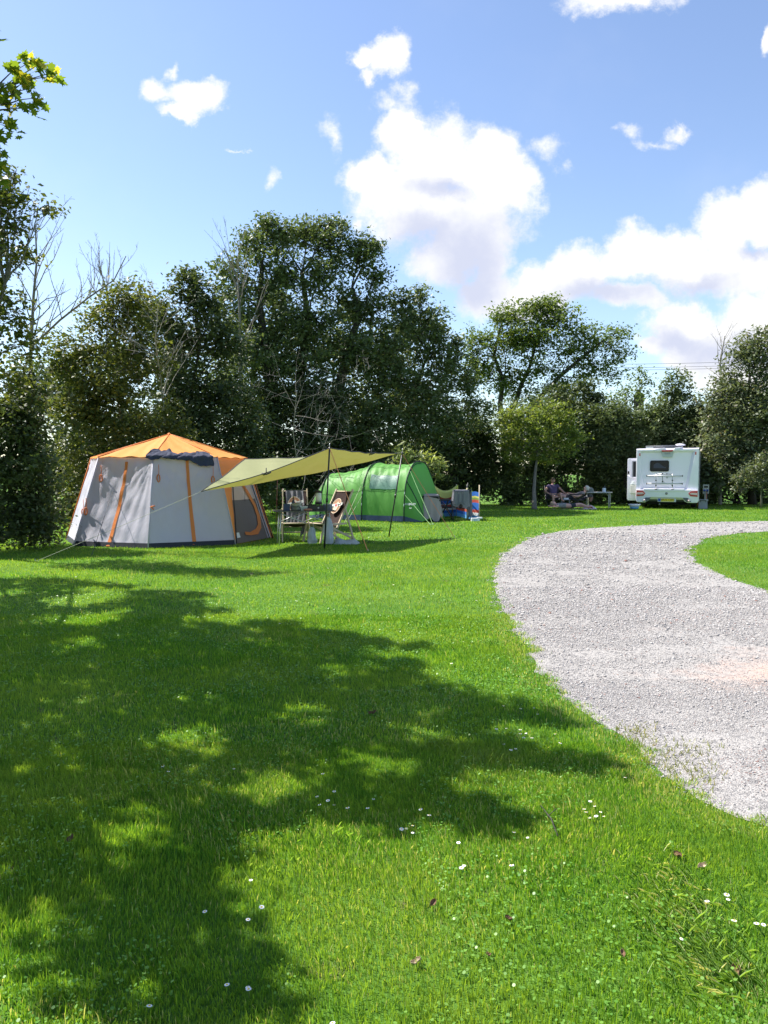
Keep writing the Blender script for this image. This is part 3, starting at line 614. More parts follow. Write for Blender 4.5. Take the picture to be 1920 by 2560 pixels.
def big_sycamore():
    r = np.random.default_rng(78); base = np.array([-6.6, 7.6, 0.]); root = thing('sycamore_tree', 'sycamore with large lobed leaves reaching in at the upper left corner', 'sycamore', base)
    mb = MB(); tp = [base, base + [.1, 0, 1.6], base + [.3, -.1, 3.2], base + [.5, -.3, 5], base + [.7, -.4, 6.8], base + [.8, -.5, 8.6]]
    mb.tube([p - base for p in tp], [.26, .22, .18, .14, .09, .04], 10)
    # limbs reach groups of sprays
    K = 26; cen = cl[r.choice(len(cl), K, replace=False)]
    for _ in range(5):
        lab = np.argmin(((cl[:, None] - cen[None]) ** 2).sum(2), 1); cen = np.array([cl[lab == k].mean(0) if (lab == k).any() else cen[k] for k in range(K)])
    for k in range(K):
        a = tp[int(r.integers(2, 6))]; lp = curve_pts(a, cen[k], r, -.05, 6, .05); mb.tube([p - base for p in lp], [.05, .045, .038, .03, .022, .015], 5, False)
        for q in cl[lab == k][::5]: mb.tube([p - base for p in curve_pts(lp[4], q, r, .02, 4, .06)], [.012, .009, .007, .004], 3, False)
    C = np.repeat(cl, 17, 0) + r.normal(0, 1, (len(cl) * 17, 3)) * [.08, .08, .07]
    # the sprays that show against the sky
    vis = [(8,262,26,26,8.2),(30,232,30,18,8.2),(62,205,26,14,8.2),(70,158,16,10,8.1),(98,160,8,10,8.1),(118,185,22,12,8.1),(142,190,14,8,8.1),(50,185,22,14,8.1),(90,245,22,8,8.1),(20,310,26,22,8.2),(5,345,22,18,8.2),(4,385,16,20,8.2),(12,425,20,12,8.3),(2,450,16,16,8.3),(80,270,22,6,8.1),(75,222,16,8,8.1)]
    p0 = P(-160, 330, 8.6)
    mb.tube([q - base for q in curve_pts(tp[3], p0, r, 0, 4, .02)], [.05, .045, .04, .035], 6, False)
    vt = []
    for (px, py, rx, ry, d) in vis:
        c = P(px, py, d); q = d / FPX; mb.tube([p - base for p in curve_pts(p0 + (P(-60, 280, 8.3) - p0) * r.uniform(.3, 1), c, r, .06, 6, .04)], [.018, .014, .011, .008, .005, .003], 4, False)
        m_ = int(7 + rx * ry / 60); vt.append(c + in_ell(m_, r, .5) * np.array([rx * q, .25, ry * q]))
    vt = np.concatenate(vt); Lc = np.concatenate([C, vt]); S_ = np.concatenate([r.uniform(.09, .15, len(C)), r.uniform(.09, .15, len(vt))])
    mb.build('trunk', B_grey, root, True)
    tn = np.concatenate([np.clip(r.normal(.45, .25, len(C)), 0, 1), r.choice([.3, .6, .8, 1.0], len(vt))])
    leaves('crown', Lc - base, S_, L_maple, root, T_maple, r, .5, tn)
big_sycamore()

# ------------------------------------------------------------------ bare trees
def bare(name, label, pts, r0, m, seed, spread=.5, depth=3, kids=(7, 6, 4), blen=.55, up=.55, tipr=.004, parent_curve=1.0):
    r = np.random.default_rng(seed); base = np.array(pts[0], float); base[2] = max(0, base[2]); root = thing(name, label, 'bare tree', base)
    mb = MB()
    def grow(P_, rr, L, lv):
        K = len(P_); mb.tube([p - base for p in P_], [rr * (1 - .75 * i / (K - 1)) for i in range(K)], 6 if lv == 0 else 3, False)
        if lv >= depth: return
        for _ in range(kids[lv]):
            t = r.uniform(.3, .98); i = min(K - 2, int(t * (K - 1))); f = t * (K - 1) - i; a = P_[i] * (1 - f) + P_[i + 1] * f
            d = P_[i + 1] - P_[i]; d = d / (np.linalg.norm(d) + 1e-9); s_ = r.normal(0, 1, 3); s_ -= d * s_.dot(d); s_ /= np.linalg.norm(s_)
            v = d * (1 - spread) + s_ * spread + np.array([0, 0, up * .5]); v /= np.linalg.norm(v)
            l2 = L * blen * (1.15 - .6 * t) * r.uniform(.7, 1.2); q = [a]; vv_ = v.copy()
            for _k in range(5): vv_ = vv_ + r.normal(0, .13, 3) + np.array([0, 0, .05]); vv_ /= np.linalg.norm(vv_); q.append(q[-1] + vv_ * l2 / 5)
            grow(q, max(tipr, rr * (1 - .7 * t) * .5), l2, lv + 1)
    P0 = [np.array(p, float) for p in pts]; L = sum(np.linalg.norm(P0[i + 1] - P0[i]) for i in range(len(P0) - 1)); grow(P0, r0, L, 0)
    mb.build('trunk', m, root, True); return root
bare('dead_elm', 'bare upright dead tree against the sky behind the left hedge', [G(60,1350), P(70,1100,15.2), P(78,860,15.2), P(84,740,15.2), P(92,650,15.2), P(88,560,15.2)], .05, B_grey, 41, kids=(18, 5, 3), blen=.22, spread=.6)
bare('dead_elm', 'long bare leaning bough reaching right over the field maple', [G(85,1345), P(76,1100,15.5), P(76,870,15.5), P(150,800,15.5), P(220,745,15.5), P(285,700,15.5), P(315,640,15.6)], .036, B_grey, 42, kids=(15, 5, 3), blen=.17, spread=.5, up=.8)
bare('dead_elm', 'thin bare tree sticking up between the field maple and the oak', [G(300,1310), P(300,1000,20), P(285,820,20), P(265,720,20), P(245,660,20)], .05, B_grey, 43, kids=(14, 5, 3), blen=.22, spread=.5, up=.8)
bare('dead_elm', 'pale bare branches in front of the dark tree above the orange roof', [G(410,1305), P(412,1060,20.6), P(402,950,19.6), P(388,850,18.6), P(395,770,18.4)], .035, B_pale, 44, kids=(22, 6, 3), blen=.26, spread=.62)
bare('dead_elm', 'bare grey branches left of the oak crown', [G(600,1275), P(600,1000,25), P(600,800,25), P(595,700,25), P(560,620,25)], .06, B_grey, 45, kids=(16, 5, 3), blen=.2, spread=.5, up=.8)
bare('dead_elm', 'pale leafless low branches behind the tarp', [G(728,1262), P(745,1180,27), P(733,1080,25.6), P(742,980,25.0)], .028, B_pale, 46, kids=(16, 6, 3), blen=.36, spread=.75, up=.2)
bare('dead_elm', 'bare branching tree against the cloud at the far right', [G(1800,1262), P(1800,1100,35.5), P(1806,980,35.5), P(1800,910,35.5), P(1812,840,35.5)], .09, B_pale, 47, kids=(18, 6, 3), blen=.22, spread=.55, up=.7)
print('LEAVES', NLEAF)
# ------------------------------------------------------------------ fabrics and common materials
def cloth(name, col, trans=.25, rough=.65, wr=.5, sc=9.0, spec=.3, tcol=None, st=(1, 1, .45)):
    return mat(name, col, rough, spec=spec, var=.06, vscale=3, bump=wr, bscale=sc, trans=trans, tcol=tcol or (1.1, 1.1, 1.1), bdist=.03, aniso=st)
F_grey = cloth('tent_fabric_grey', (.55, .54, .61), .22, .5, .55, 5)
F_orange = cloth('tent_fabric_orange', (.92, .44, .13), .40, .5, .5, 6, tcol=(1.2, .9, .7))
F_otrim = cloth('orange_tape', (.75, .24, .06), .2, .6, .3, 20)
F_cream = cloth('tent_inner_cream', (.62, .55, .50), .3, .7, .3, 6)
F_brown = cloth('tent_inner_taupe', (.17, .15, .15), .15, .7, .3, 6)
F_dark = cloth('groundsheet_dark', (.025, .028, .038), 0, .6, .4, 10)
F_navy = cloth('towel_navy', (.045, .05, .08), .05, .9, .9, 14)
F_olive = cloth('tarp_olive', (.33, .34, .17), .22, .5, .35, 5, tcol=(1.1, .92, .42))
F_green = cloth('tent_fabric_green', (.17, .43, .10), .35, .5, .35, 6, tcol=(1.1, 1.3, .8))
F_bluebase = cloth('groundsheet_blue', (.06, .085, .17), 0, .5, .4, 10)
F_film = mat('window_film', (.08, .20, .14), .5, spec=.6, var=.15, vscale=9, bump=.5, bscale=14)
M_black = mat('black_metal', (.02, .02, .022), .4, spec=.5, var=.1)
M_alu = mat('aluminium_tube', (.55, .55, .55), .4, metal=.7, var=.1)
M_wood = mat('pale_beech_wood', (.52, .43, .30), .6, var=.2, vscale=8, bump=.2, bscale=60, aniso=(1, 1, .1))
M_white = mat('white_plastic', (.75, .76, .78), .4, var=.04)
M_rope_o = mat('orange_cord', (.70, .26, .12), .7, var=.15)
M_rope_w = mat('pale_cord', (.30, .32, .22), .7, var=.15)
M_rope_g = mat('green_cord', (.30, .50, .22), .7, var=.15)
M_rope_d = mat('dark_cord', (.05, .05, .06), .7, var=.15)
M_steel = mat('brushed_steel', (.55, .55, .56), .3, metal=.9, var=.1)
def lerp(a, b, t): return np.array(a, float) * (1 - t) + np.array(b, float) * t

# ------------------------------------------------------------------ eight sided tent
def octagon():
    root = thing('octagonal_tent', 'big eight sided tent with grey walls, orange roof and orange edged doorway', 'tent', OCT_C)
    RB, RE, ZE, ZP = 2.27, 1.70, 1.80, 2.33
    ph = [rad(4.7 + 45 * i) for i in range(8)]
    B = [np.array([RB * math.sin(a), -RB * math.cos(a), .02]) for a in ph]; E = [np.array([RE * math.sin(a), -RE * math.cos(a), ZE]) for a in ph]
    r = np.random.default_rng(5)
    def wall(i, u, v, off=0.0, wr=1.0):
        a = lerp(B[i], B[(i + 1) % 8], u); b = lerp(E[i], E[(i + 1) % 8], u); p = lerp(a, b, v)
        am = (ph[i] + rad(22.5)); nrm = np.array([math.sin(am), -math.cos(am), .28]); nrm /= np.linalg.norm(nrm)
        sag = -.075 * math.sin(PI * min(1, max(0, u))) * math.sin(PI * min(1, max(0, v * .92)))
        w_ = .006 * math.sin(u * 23 + v * 7 * math.sin(i + 2) + i) * (.25 + v) + .004 * math.sin(u * 41 - v * 11 + i * 2) + .006 * math.sin(v * 19 + u * 6)
        # folds fanning out of the top corners
        fan = 0
        for cu in (0, 1):
            an = math.atan2(abs(u - cu) * 1.3, 1.02 - v); fan += .014 * math.sin(an * 26 + i) * math.exp(-2.2 * math.hypot(u - cu, 1 - v))
        e_ = 4 * u * (1 - u)
        return p + nrm * (sag * wr + (w_ * min(1, e_ * 2) + fan) * wr + off)
    for i in range(8):
        if i == 1: continue
        m = MB().grid(lambda u, v: wall(i, u, v), 40, 34); m.build('wall_panel', F_grey, root, True)
        m = MB().grid(lambda u, v: wall(i, u, v * .055 - .01, .012, .3), 20, 2); m.build('groundsheet_edge', F_dark, root, True)
    # doorway face
    i = 1
    def strip(name, m, u0, u1, v0, v1, off, nu=10, nv=20):
        return MB().grid(lambda a, b: wall(i, u0(v0 + (v1 - v0) * b) * (1 - a) + u1(v0 + (v1 - v0) * b) * a, v0 + (v1 - v0) * b, off, .6), nu, nv).build(name, m, root, True)
    ub = lambda v: .015 + .40 * v
    strip('orange_panel', F_orange, lambda v: 0, lambda v: ub(v), 0, .80, .0)
    strip('orange_panel', F_orange, lambda v: 0, lambda v: 1, .80, 1, .0)
    strip('mesh_panel', F_cream, ub, lambda v: .87, .50, .80, 0.0)
    strip('door_skirt', F_brown, ub, lambda v: .87, 0, .50, 0.0)
    strip('side_strip', F_grey, lambda v: .87, lambda v: .955, 0, .80, 0.0, 4)
    strip('orange_edge', F_otrim, lambda v: .955, lambda v: 1.0, .0, .80, .004, 3)
    # D shaped door zip flap
    zp = [(.52, .80), (.60, .72), (.72, .56), (.79, .42), (.80, .28), (.74, .16), (.62, .10), (.44, .085), (.30, .10)]
    fl = MB(); hw = .032
    P_ = []
    for k in range(len(zp)):
        a = np.array(zp[max(0, k - 1)]); b = np.array(zp[min(len(zp) - 1, k + 1)]); d = b - a; d /= np.linalg.norm(d); nn = np.array([-d[1], d[0]]); hh = hw * (1.1 if 1 < k < 7 else .6)
        P_.append((np.array(zp[k]) + nn * hh, np.array(zp[k]) - nn * hh))
    vs = [wall(1, *q, .02, .6) for pr in P_ for q in pr]; fl.add(vs, [(2 * k, 2 * k + 1, 2 * k + 3, 2 * k + 2) for k in range(len(zp) - 1)]); fl.build('zip_flap', F_otrim, root, True)
    MB().tube([wall(1, ub(v), v, .02, .3) for v in np.linspace(0, .82, 10)], .012, 6).build('door_pole', M_black, root, True)
    MB().tube([wall(1, .86 + .02 * (1 - v), v, .03, .3) for v in np.linspace(-.02, .84, 10)], .012, 6).build('door_pole', M_black, root, True)
    MB().tube([wall(1, .93, v, .06, .3) for v in np.linspace(-.03, .80, 10)], .014, 6).build('door_pole', M_black, root, True)
    tg = MB().grid(lambda a, b: wall(1, .06 + .08 * a, .06 + .06 * b, .025, .6), 1, 1); tg.build('care_label', M_white, root)
    # roof
    pk = np.array([0, 0, ZP])
    for i in range(8):
        def rf(u, v, i=i):
            a = lerp(E[i], E[(i + 1) % 8], u) * np.array([1.02, 1.02, 1]); p = lerp(a, pk, v); s_ = .05 * math.sin(PI * u) * math.sin(PI * v) + .012 * math.sin(u * 17 + v * 9 + i)
            return p - np.array([0, 0, s_ * (1 - v)]) + np.array([0, 0, .012])
        MB().grid(rf, 16, 16).build('roof_panel', F_orange, root, True)
        def val(u, v, i=i):
            a = lerp(E[i], E[(i + 1) % 8], u) * np.array([1.02, 1.02, 1]); return a + np.array([0, 0, .012 - (.03 + .02 * math.sin(PI * u)) * v])
    for i in range(8):
        MB().tube([lerp(B[i] * np.array([1.01, 1.01, 0]), E[i] * 1.006, t) for t in (0, .3, .6, 1)], .013, 6).build('corner_seam', F_otrim if i in (6, 2, 3) else F_grey, root, True)
        MB().tube([E[i] * np.array([1.02, 1.02, 1]) + [0, 0, .012], lerp(E[i], pk, .5) + [0, 0, .022], pk + [0, 0, .015]], .011, 6).build('roof_seam', F_otrim, root, True)
    MB().lathe([(.001, ZP + .05), (.03, ZP + .03), (.05, ZP + .01), (.05, ZP - .01)]).build('peak_cap', F_otrim, root, True)
    # orange tape down the middle of two walls
    MB().grid(lambda u, v: wall(7, .44 + .05 * u + .0 * v + (.06 * (v)), v * .95, .012, 1), 2, 30).build('zip_tape', F_otrim, root, True)
    MB().grid(lambda u, v: wall(0, .50 + .045 * u, .01 + v * .97, .012, 1), 2, 30).build('zip_tape', F_otrim, root, True)
    # toggles hanging under the eaves
    for (i, u, v) in ((7, .12, .80), (0, .09, .80), (0, .88, .78), (6, .6, .4), (7, .03, .42)):
        p = wall(i, u, v, .03)
        t = MB(); t.tube([p + [0, 0, .20], p + [.004, 0, .08], p], .006, 5); t.tube([p + [.03 * math.sin(a), -.02, -.075 + .075 * math.cos(a)] for a in np.linspace(0, 2 * PI, 11)], .012, 5)
        t.build('tie_strap', F_otrim, root, True)
    p = wall(0, .0, .44, .03); t = MB(); t.tube([p, p + [.09, -.03, .02]], .012, 5); t.tube([p, p + [.07, -.03, -.05]], .012, 5); t.build('tie_strap', F_otrim, root, True)
    # guy lines
    a = wall(7, .35, .62, .01); g_ = G(228, 1392) - OCT_C; MB().tube([a, g_], .005, 4).build('guy_line', M_rope_d, root)
    # towel thrown over the eave
    def tw(u, v):
        q = -.10 + 1.02 * u; e_ = lerp(E[0], E[1], min(max(q, -.1), 1)) * np.array([1.03, 1.03, 1])
        up = lerp(e_, pk, .20 + .05 * math.sin(u * 9) + .04 * math.sin(u * 23) - .10 * u) + [0, 0, .03]
        dn = e_ + np.array([.01, -.04, -.03 - .15 * max(0, math.sin((u - .5) * 3.2)) - .02 * math.sin(u * 17)])
        p = lerp(up, e_ + [0, -.02, .02], v * 2) if v < .5 else lerp(e_ + [0, -.02, .02], dn, v * 2 - 1)
        return p + np.array([.012 * math.sin(v * 14 + u * 8), -.012 * math.sin(u * 31 + v * 5), .008 * math.sin(u * 27 + v * 9) + .007 * math.sin(u * 61 + v * 13) + (.03 * math.exp(-((u - .34) / .03) ** 2) if v < .4 else 0)])
    o = MB().grid(lambda u, v: OCT_C + tw(u, v), 70, 16, .012).build('towel', F_navy, None, True)
    tag(o, 'dark navy towel drying over the eave of the orange roofed tent', 'towel')
    return wall
octagon()

# ------------------------------------------------------------------ tarp and its poles
TA, TB, TC, TD = P(503, 1229, 13.5), P(824, 1120, 15.0), P(1004, 1132, 18.0), P(612, 1148, 16.3)
def tarp():
    root = thing('tarpaulin', 'olive green tarpaulin pitched between the orange tent and two black poles', 'tarp', (TA + TB + TC + TD) / 4 * [1, 1, 0]); o_ = np.array(root.location)
    def tri(X, sgn):
        # triangle A-C-X, sagging a little, hem drawn inwards
        def f(u, v):
            base = lerp(TA, TC, u); p = lerp(base, X, v); t_ = u * (1 - u) * 4
            edge = v * (1 - v) * 4
            p = p + np.array([0, 0, -.07 * t_ * (1 - v) - .05 * edge * (1 if sgn else .3)])
            p = p + np.array([0, 0, 1]) * (.012 * math.sin((u * (1 - v)) * 40 + v * 9) * edge + .008 * math.sin(u * 22 + v * 14) * (1 - v))
            return p - o_
        return f
    m = MB(); m.grid(tri(TB, 1), 44, 26); m.grid(tri(TD, 0), 44, 26); m.build('fabric', F_olive, root, True)
    for a, b in ((TA, TB), (TB, TC), (TC, TD), (TD, TA)):
        X, f = (TB, tri(TB, 1)) if (a is TB or b is TB) else (TD, tri(TD, 0))
        u = 0 if (a is TA or b is TA) else 1
        MB().tube([np.array(f(u, t)) for t in np.linspace(0, 1, 12)], .009, 5).build('hem', M_rope_d, root, True)
    for u, t in ((0, .48), (1, .46)):
        q = np.array(tri(TB, 1)(u, t)); l = MB(); l.tube([q + [0, 0, .09], q, q + [-.05, .02, -.05]], .010, 5); l.tube([q + [-.08, 0, -.01], q + [0, -.01, -.03], q + [.09, 0, .01]], .014, 5); l.build('webbing_loop', M_rope_d, root, True)
    def line(a, b, m_, r_=.006):
        a = np.array(a) - o_; b = np.array(b) - o_; q = MB(); q.tube([a, lerp(a, b, .5) - [0, 0, .01], b], r_, 5); ob = q.build('guy_rope', m_, root)
        pg = MB(); pg.tube([b + [0, 0, -.03], b + [0, 0, .045]], .007, 5); pg.build('tent_peg', M_alu, ob)
    line(TB, G(920, 1379), M_rope_o, .008); line(TC, G(1136, 1343), M_rope_o, .006); line(TA, G(88, 1404), M_rope_w, .0035); line(TC + [-.05, 0, -.02], G(805, 1313), M_rope_w, .004)
    line(TD, G(612, 1346) + [0, 0, 0], M_rope_d, .004)
tarp()
def pole(lab, base, top, m, name='tarp_pole', r_=.016):
    root = thing(name, lab, 'pole', base); t = np.array(top) - np.array(base)
    MB().tube([(0, 0, 0), t * .48, t], r_, 8).build('shaft', m, root, True)
    MB().tube([t * .46, t * .50], r_ + .007, 8).build('clamp', m, root, True)
    MB().tube([t * .995, t + [0, 0, .07]], .006, 6).build('spike', M_alu, root, True)
pole('black upright pole holding up the front peak of the tarp', G(811, 1373), TB + [0, 0, .02], M_black)
pole('black leaning pole in front of the green tent holding the right tarp corner', G(972, 1343), TC + [.02, 0, .03], M_black)
pole('thin rust coloured pole behind the chairs under the tarp', G(690, 1320), P(694, 1172, 20.3), mat('rust_paint', (.30, .10, .07), .6), r_=.011)

# ------------------------------------------------------------------ green tunnel tent
def tunnel():
    root = thing('tunnel_tent', 'long green tunnel tent with a rectangular side window', 'tent', (GT_P[0], GT_P[1], 0)); o_ = np.array(root.location)
    S = [(-.52, .03, .80, .12), (-.26, 1.02, .97, .04), (0, 1.78, 1.03, 0), (.45, 1.70, 1.02, 0), (1.0, 1.71, 1.03, 0), (1.467, 1.76, 1.05, 0), (2.0, 1.58, 1.02, .02), (2.6, 1.46, .98, .05), (3.1, 1.44, .92, .10), (3.45, 1.0, .80, .18), (3.75, .45, .6, .35), (3.85, .03, .5, .45)]
    KS = [s[0] for s in S]
    def prm(s):
        i = 0
        while i < len(S) - 2 and s > S[i + 1][0]: i += 1
        t = (s - S[i][0]) / (S[i + 1][0] - S[i][0]); t = min(1, max(0, t)); return [S[i][k] * (1 - t) + S[i + 1][k] * t for k in (1, 2)]
    CEN = GT_P + GT_HD * 1.03
    def surf(s, a, off=0.0):
        h, w_ = prm(s); ca, sa = math.cos(a), math.sin(a)
        x = -w_ * math.copysign(abs(ca) ** .82, ca); z = h * abs(sa) ** .72
        wr = .010 * math.sin(s * 13 + a * 5) + .007 * math.sin(s * 29 - a * 9)
        q = CEN - GT_AX * s + GT_HD * (x * (1 + (off + wr * abs(sa)) / max(w_, .3)))
        return np.array([q[0], q[1], .02 + z * (1 + (off + wr) / 1.3)]) - o_
    m = MB().grid(lambda u, v: surf(-.52 + 4.37 * u, PI * v), 100, 40); m.build('flysheet', F_green, root, True)
    m = MB().grid(lambda u, v: surf(-.5 + 4.25 * u, .036 * v, .012), 60, 2); m.build('groundsheet_edge', F_bluebase, root, True)
    m = MB().grid(lambda u, v: surf(.30 + .95 * u + .03 * v, .46 + .36 * v, .012), 10, 8); m.build('window', F_film, root, True)
    for s in (0, 1.467, 3.1):
        MB().tube([surf(s, PI * k / 40, .014) for k in range(41)], .016, 6).build('hoop_sleeve', F_dark, root, True)
        for k_ in (.30, .62):
            q = surf(s, k_ * .6, .03); MB().tube([q, q + [0, 0, -.07]], .012, 5).build('pole_clip', M_white, root)
    MB().tube([surf(-.02, a, .02) for a in np.linspace(.9, 1.6, 8)], .010, 5).build('seam', F_dark, root, True)
    MB().tube([surf(-.5 * t, .62 + .1 * t, .015) for t in np.linspace(0, 1, 8)], .014, 5).build('seam', F_dark, root, True)
    for a_ in (.42, 1.15): MB().tube([surf(-.0 + 3.1 * t, a_, .006) for t in np.linspace(0, 1, 30)], .004, 4).build('seam', F_dark, root, True)
    for (s, a, px, py) in ((0, .95, 1083, 1313), (0, .33, 1077, 1313), (1.467, .95, 858, 1313), (1.467, .3, 866, 1306), (3.1, 1.0, 745, 1300), (3.1, .85, 752, 1304)):
        A = surf(s, a, .01); Bp = G(px, py) - o_; ob = MB().tube([A, Bp], .006, 4).build('guy_line', M_rope_g if px > 1000 else M_rope_w, root); MB().tube([Bp, Bp + [0, 0, .05]], .008, 5).build('tent_peg', M_alu, ob)
    A = surf(-.2, 2.4, .01); Bp = P(1130, 1290, 25.5) * [1, 1, 0] - o_; MB().tube([A, Bp], .005, 4).build('guy_line', M_rope_o, root)
    # maker's lettering low on the porch
    for txt, s, a, sz in (('McKINLEY', -.19, .30, .085), ('TENT', -.21, .225, .035)):
        me = text_mesh(txt, sz, 'lettering', .001, 1.0, .002)
        p0, p1, p2 = surf(s, a, .03), surf(s - .02, a, .03), surf(s, a + .03, .03); X = Vector((GT_AX[0], GT_AX[1], 0)); Y = Vector(p2 - p0); Y = (Y - X * Y.dot(X)).normalized(); Z = X.cross(Y)
        M = Matrix((X, Y, Z)).transposed().to_4x4(); M.translation = Vector(p0) + Z * .035
        if Z.y > 0: print('text flipped', Z)
        me.transform(M); link('lettering', me, M_white, root)
tunnel()
# ------------------------------------------------------------------ wooden lounge chairs
F_choc = cloth('canvas_dark_brown', (.035, .018, .016), .1, .85, .4, 20)
F_towel = cloth('towel_grey', (.17, .17, .19), .1, .95, .6, 16)
M_ring = mat('print_bronze', (.30, .15, .08), .7); M_cream = mat('print_cream', (.60, .52, .40), .7); M_red = mat('print_red', (.55, .03, .04), .7); M_ink = mat('print_ink', (.03, .03, .03), .7); M_ban = mat('print_white', (.72, .72, .70), .7)
def badge(parent, org, X, Y, sc=1.0):
    """printed badge: oval, ring and slanted banner with lettering"""
    X, Y = Vector(X).normalized(), Vector(Y).normalized(); Z = X.cross(Y); org = Vector(org)
    def at(x, y, z): return org + X * x * sc + Y * y * sc + Z * z
    def oval(rx, ry, z, m, hole=0, n_=36):
        b = MB(); vs = [at(rx * math.cos(2 * PI * k / n_), ry * math.sin(2 * PI * k / n_), z) for k in range(n_)]
        if not hole: b.add(vs, [tuple(range(n_))])
        else:
            vs += [at(rx * hole * math.cos(2 * PI * k / n_), ry * hole * math.sin(2 * PI * k / n_), z) for k in range(n_)]
            b.add(vs, [(k, (k + 1) % n_, n_ + (k + 1) % n_, n_ + k) for k in range(n_)])
        b.build('badge_print', m, parent)
    oval(.155, .20, .004, M_ring); oval(.155, .20, .0065, M_cream, .93)
    b = MB(); b.add([at(-.07, -.02, .0065), at(.02, .12, .0065), at(.09, .04, .0065), at(.04, -.15, .0065), at(-.06, -.15, .0065)], [(0, 4, 3, 2, 1)]); b.build('badge_print', M_cream, parent)
    sl = .30
    ban = lambda u, v: at(-.215 + .43 * u, (-.06 + .145 * u) + .10 * (v - .5) * (1.05 - .35 * u) + .012 * math.sin(u * 6), .010)
    MB().grid(ban, 12, 2).build('banner', M_ban, parent)
    for txt, x, m, sz in (('San', -.115, M_ink, .092), ('M', -.002, M_red, .115), ('iguel', .105, M_ink, .078)):
        me = text_mesh(txt, sz * sc, 'lettering', .0006, .88, .0012); c, s = math.cos(sl), math.sin(sl)
        XX = (X * c + Y * s); YY = (Y * c - X * s); M = Matrix((XX, YY, Z)).transposed().to_4x4(); M.translation = at(x, -.06 + .145 * (x + .215) / .43, .013); me.transform(M); link('lettering', me, m, parent)
def lounge_chair(lab, loc, rz):
    root = thing('deck_chair', lab, 'deck chair', loc, rz, 'wooden deck chairs by the camping table')
    for s in (-.27, .27):
        for a, b in (((.36, 1.12), (-.10, .30)), ((.12, .69), (.36, 0)), ((-.48, .40), (-.58, 0)), ((-.46, .40), (.42, .02))):
            ang = math.atan2(b[0] - a[0], a[1] - b[1]); L = math.hypot(b[0] - a[0], b[1] - a[1])
            MB().box((s * (1 if b[1] else 1.08), (a[0] + b[0]) / 2, (a[1] + b[1]) / 2), (.028, .045, L), rx=ang).build('frame_leg', M_wood, root, bevel=.004)
        MB().box((s * 1.08, -.16, .39), (.028, .62, .04)).build('seat_rail', M_wood, root, bevel=.004)
    for y, z in ((.34, 1.07), (-.10, .30), (-.47, .40), (.30, .15)):
        MB().tube([(-.29, y, z), (.29, y, z)], .015, 8).build('crossbar', M_wood, root, True)
    def sl(u, v):
        x = -.24 + .48 * u
        if v < .6: t = v / .6; y = .335 + (-.09 - .335) * t; z = 1.07 + (.33 - 1.07) * t; y += .05 * math.sin(PI * t) * math.sin(PI * u); 
        else: t = (v - .6) / .4; y = -.09 - .38 * t; z = .33 + .08 * t - .06 * math.sin(PI * t) * math.sin(PI * u)
        return (x, y, z)
    MB().grid(sl, 10, 30, .006).build('sling', F_choc, root, True)
    return root
c1 = lounge_chair('wooden deck chair left of the camping table with a grey towel on its back', (-1.95, 16.95, 0), rad(8))
c2 = lounge_chair('wooden deck chair right of the camping table with bare dark canvas', (-1.12, 16.75, 0), rad(-46))
xx = Vector((1, 0, 0)); yy_ = Vector((0, .425, .79)).normalized()
badge(c2, Vector((.0, .125, .75)) + Vector((0, -.79, .425)) * .022 , xx, yy_, .92)
tw_ = thing('towel', 'grey towel with a printed badge hung over the left deck chair', 'towel', c1.location, rad(8))
def towel(u, v):
    x = -.20 + .38 * u; t = v; y = .335 - .43 * t; z = 1.085 - .76 * t; f = (1 - t) * .02 * math.sin(u * 20) + .008 * math.sin(u * 31 + t * 6)
    y2 = y - .03 - f; z2 = z + .012
    if t > .96: pass
    return (x + .05 * t * (u > .5) * (u - .5) * 2, y2 - .01, z2)
MB().grid(towel, 30, 24, .01).build('cloth', F_towel, tw_, True)
MB().grid(lambda u, v: (.12 + .10 * u + .02 * math.sin(v * 5), -.12 - .06 * v + .012 * math.sin(u * 9 + v * 4), .36 - .26 * v * (1 - .3 * u)), 8, 10, .01).build('hanging_end', F_towel, tw_, True)
badge(tw_, Vector((-.015, .135, .765)) + Vector((0, -.79, .425)) * .058, xx, yy_, .92)

# ------------------------------------------------------------------ camping table and what stands on it
def camp_table():
    root = thing('camping_table', 'folding camping table of slats on crossed grey legs under the tarp', 'table', (-1.66, 15.95, 0), rad(12))
    t = MB()
    for k in range(12): t.box((-.58 + k * 0.1055, 0, .70), (.10, .62, .018))
    t.build('tabletop', mat('table_slats', (.10, .10, .095), .4, metal=.3), root, bevel=.003)
    for x in (-.52, .52):
        for y in (-.26, .26): MB().tube([(x * .94, y, .69), (x * 1.03, y * 1.04, 0)], .012, 8).build('leg', M_alu, root, True)
    for y in (-.26, .26):
        for a, b in (((-.50, .66), (.02, .45)), ((.02, .45), (.50, .66)), ((-.5, .45), (.0, .66)), ((0, .66), (.51, .42))): MB().tube([(a[0], y, a[1]), (b[0], y, b[1])], .007, 6).build('brace', M_alu, root, True)
    for x in (-.5, .5): MB().tube([(x, -.26, .66), (x, .26, .40)], .007, 6).build('brace', M_alu, root, True); MB().tube([(x, .26, .66), (x, -.26, .40)], .007, 6).build('brace', M_alu, root, True)
    return root
tb = camp_table()
def ont(x, y, z=.711):
    c, s = math.cos(rad(12)), math.sin(rad(12)); return (-1.66 + x * c - y * s, 15.95 + x * s + y * c, z)
def item(name, lab, cat, loc, parts, rz=0):
    root = thing(name, lab, cat, loc, rz)
    for pn, mb, m, sm in parts: mb.build(pn, m, root, sm)
    return root
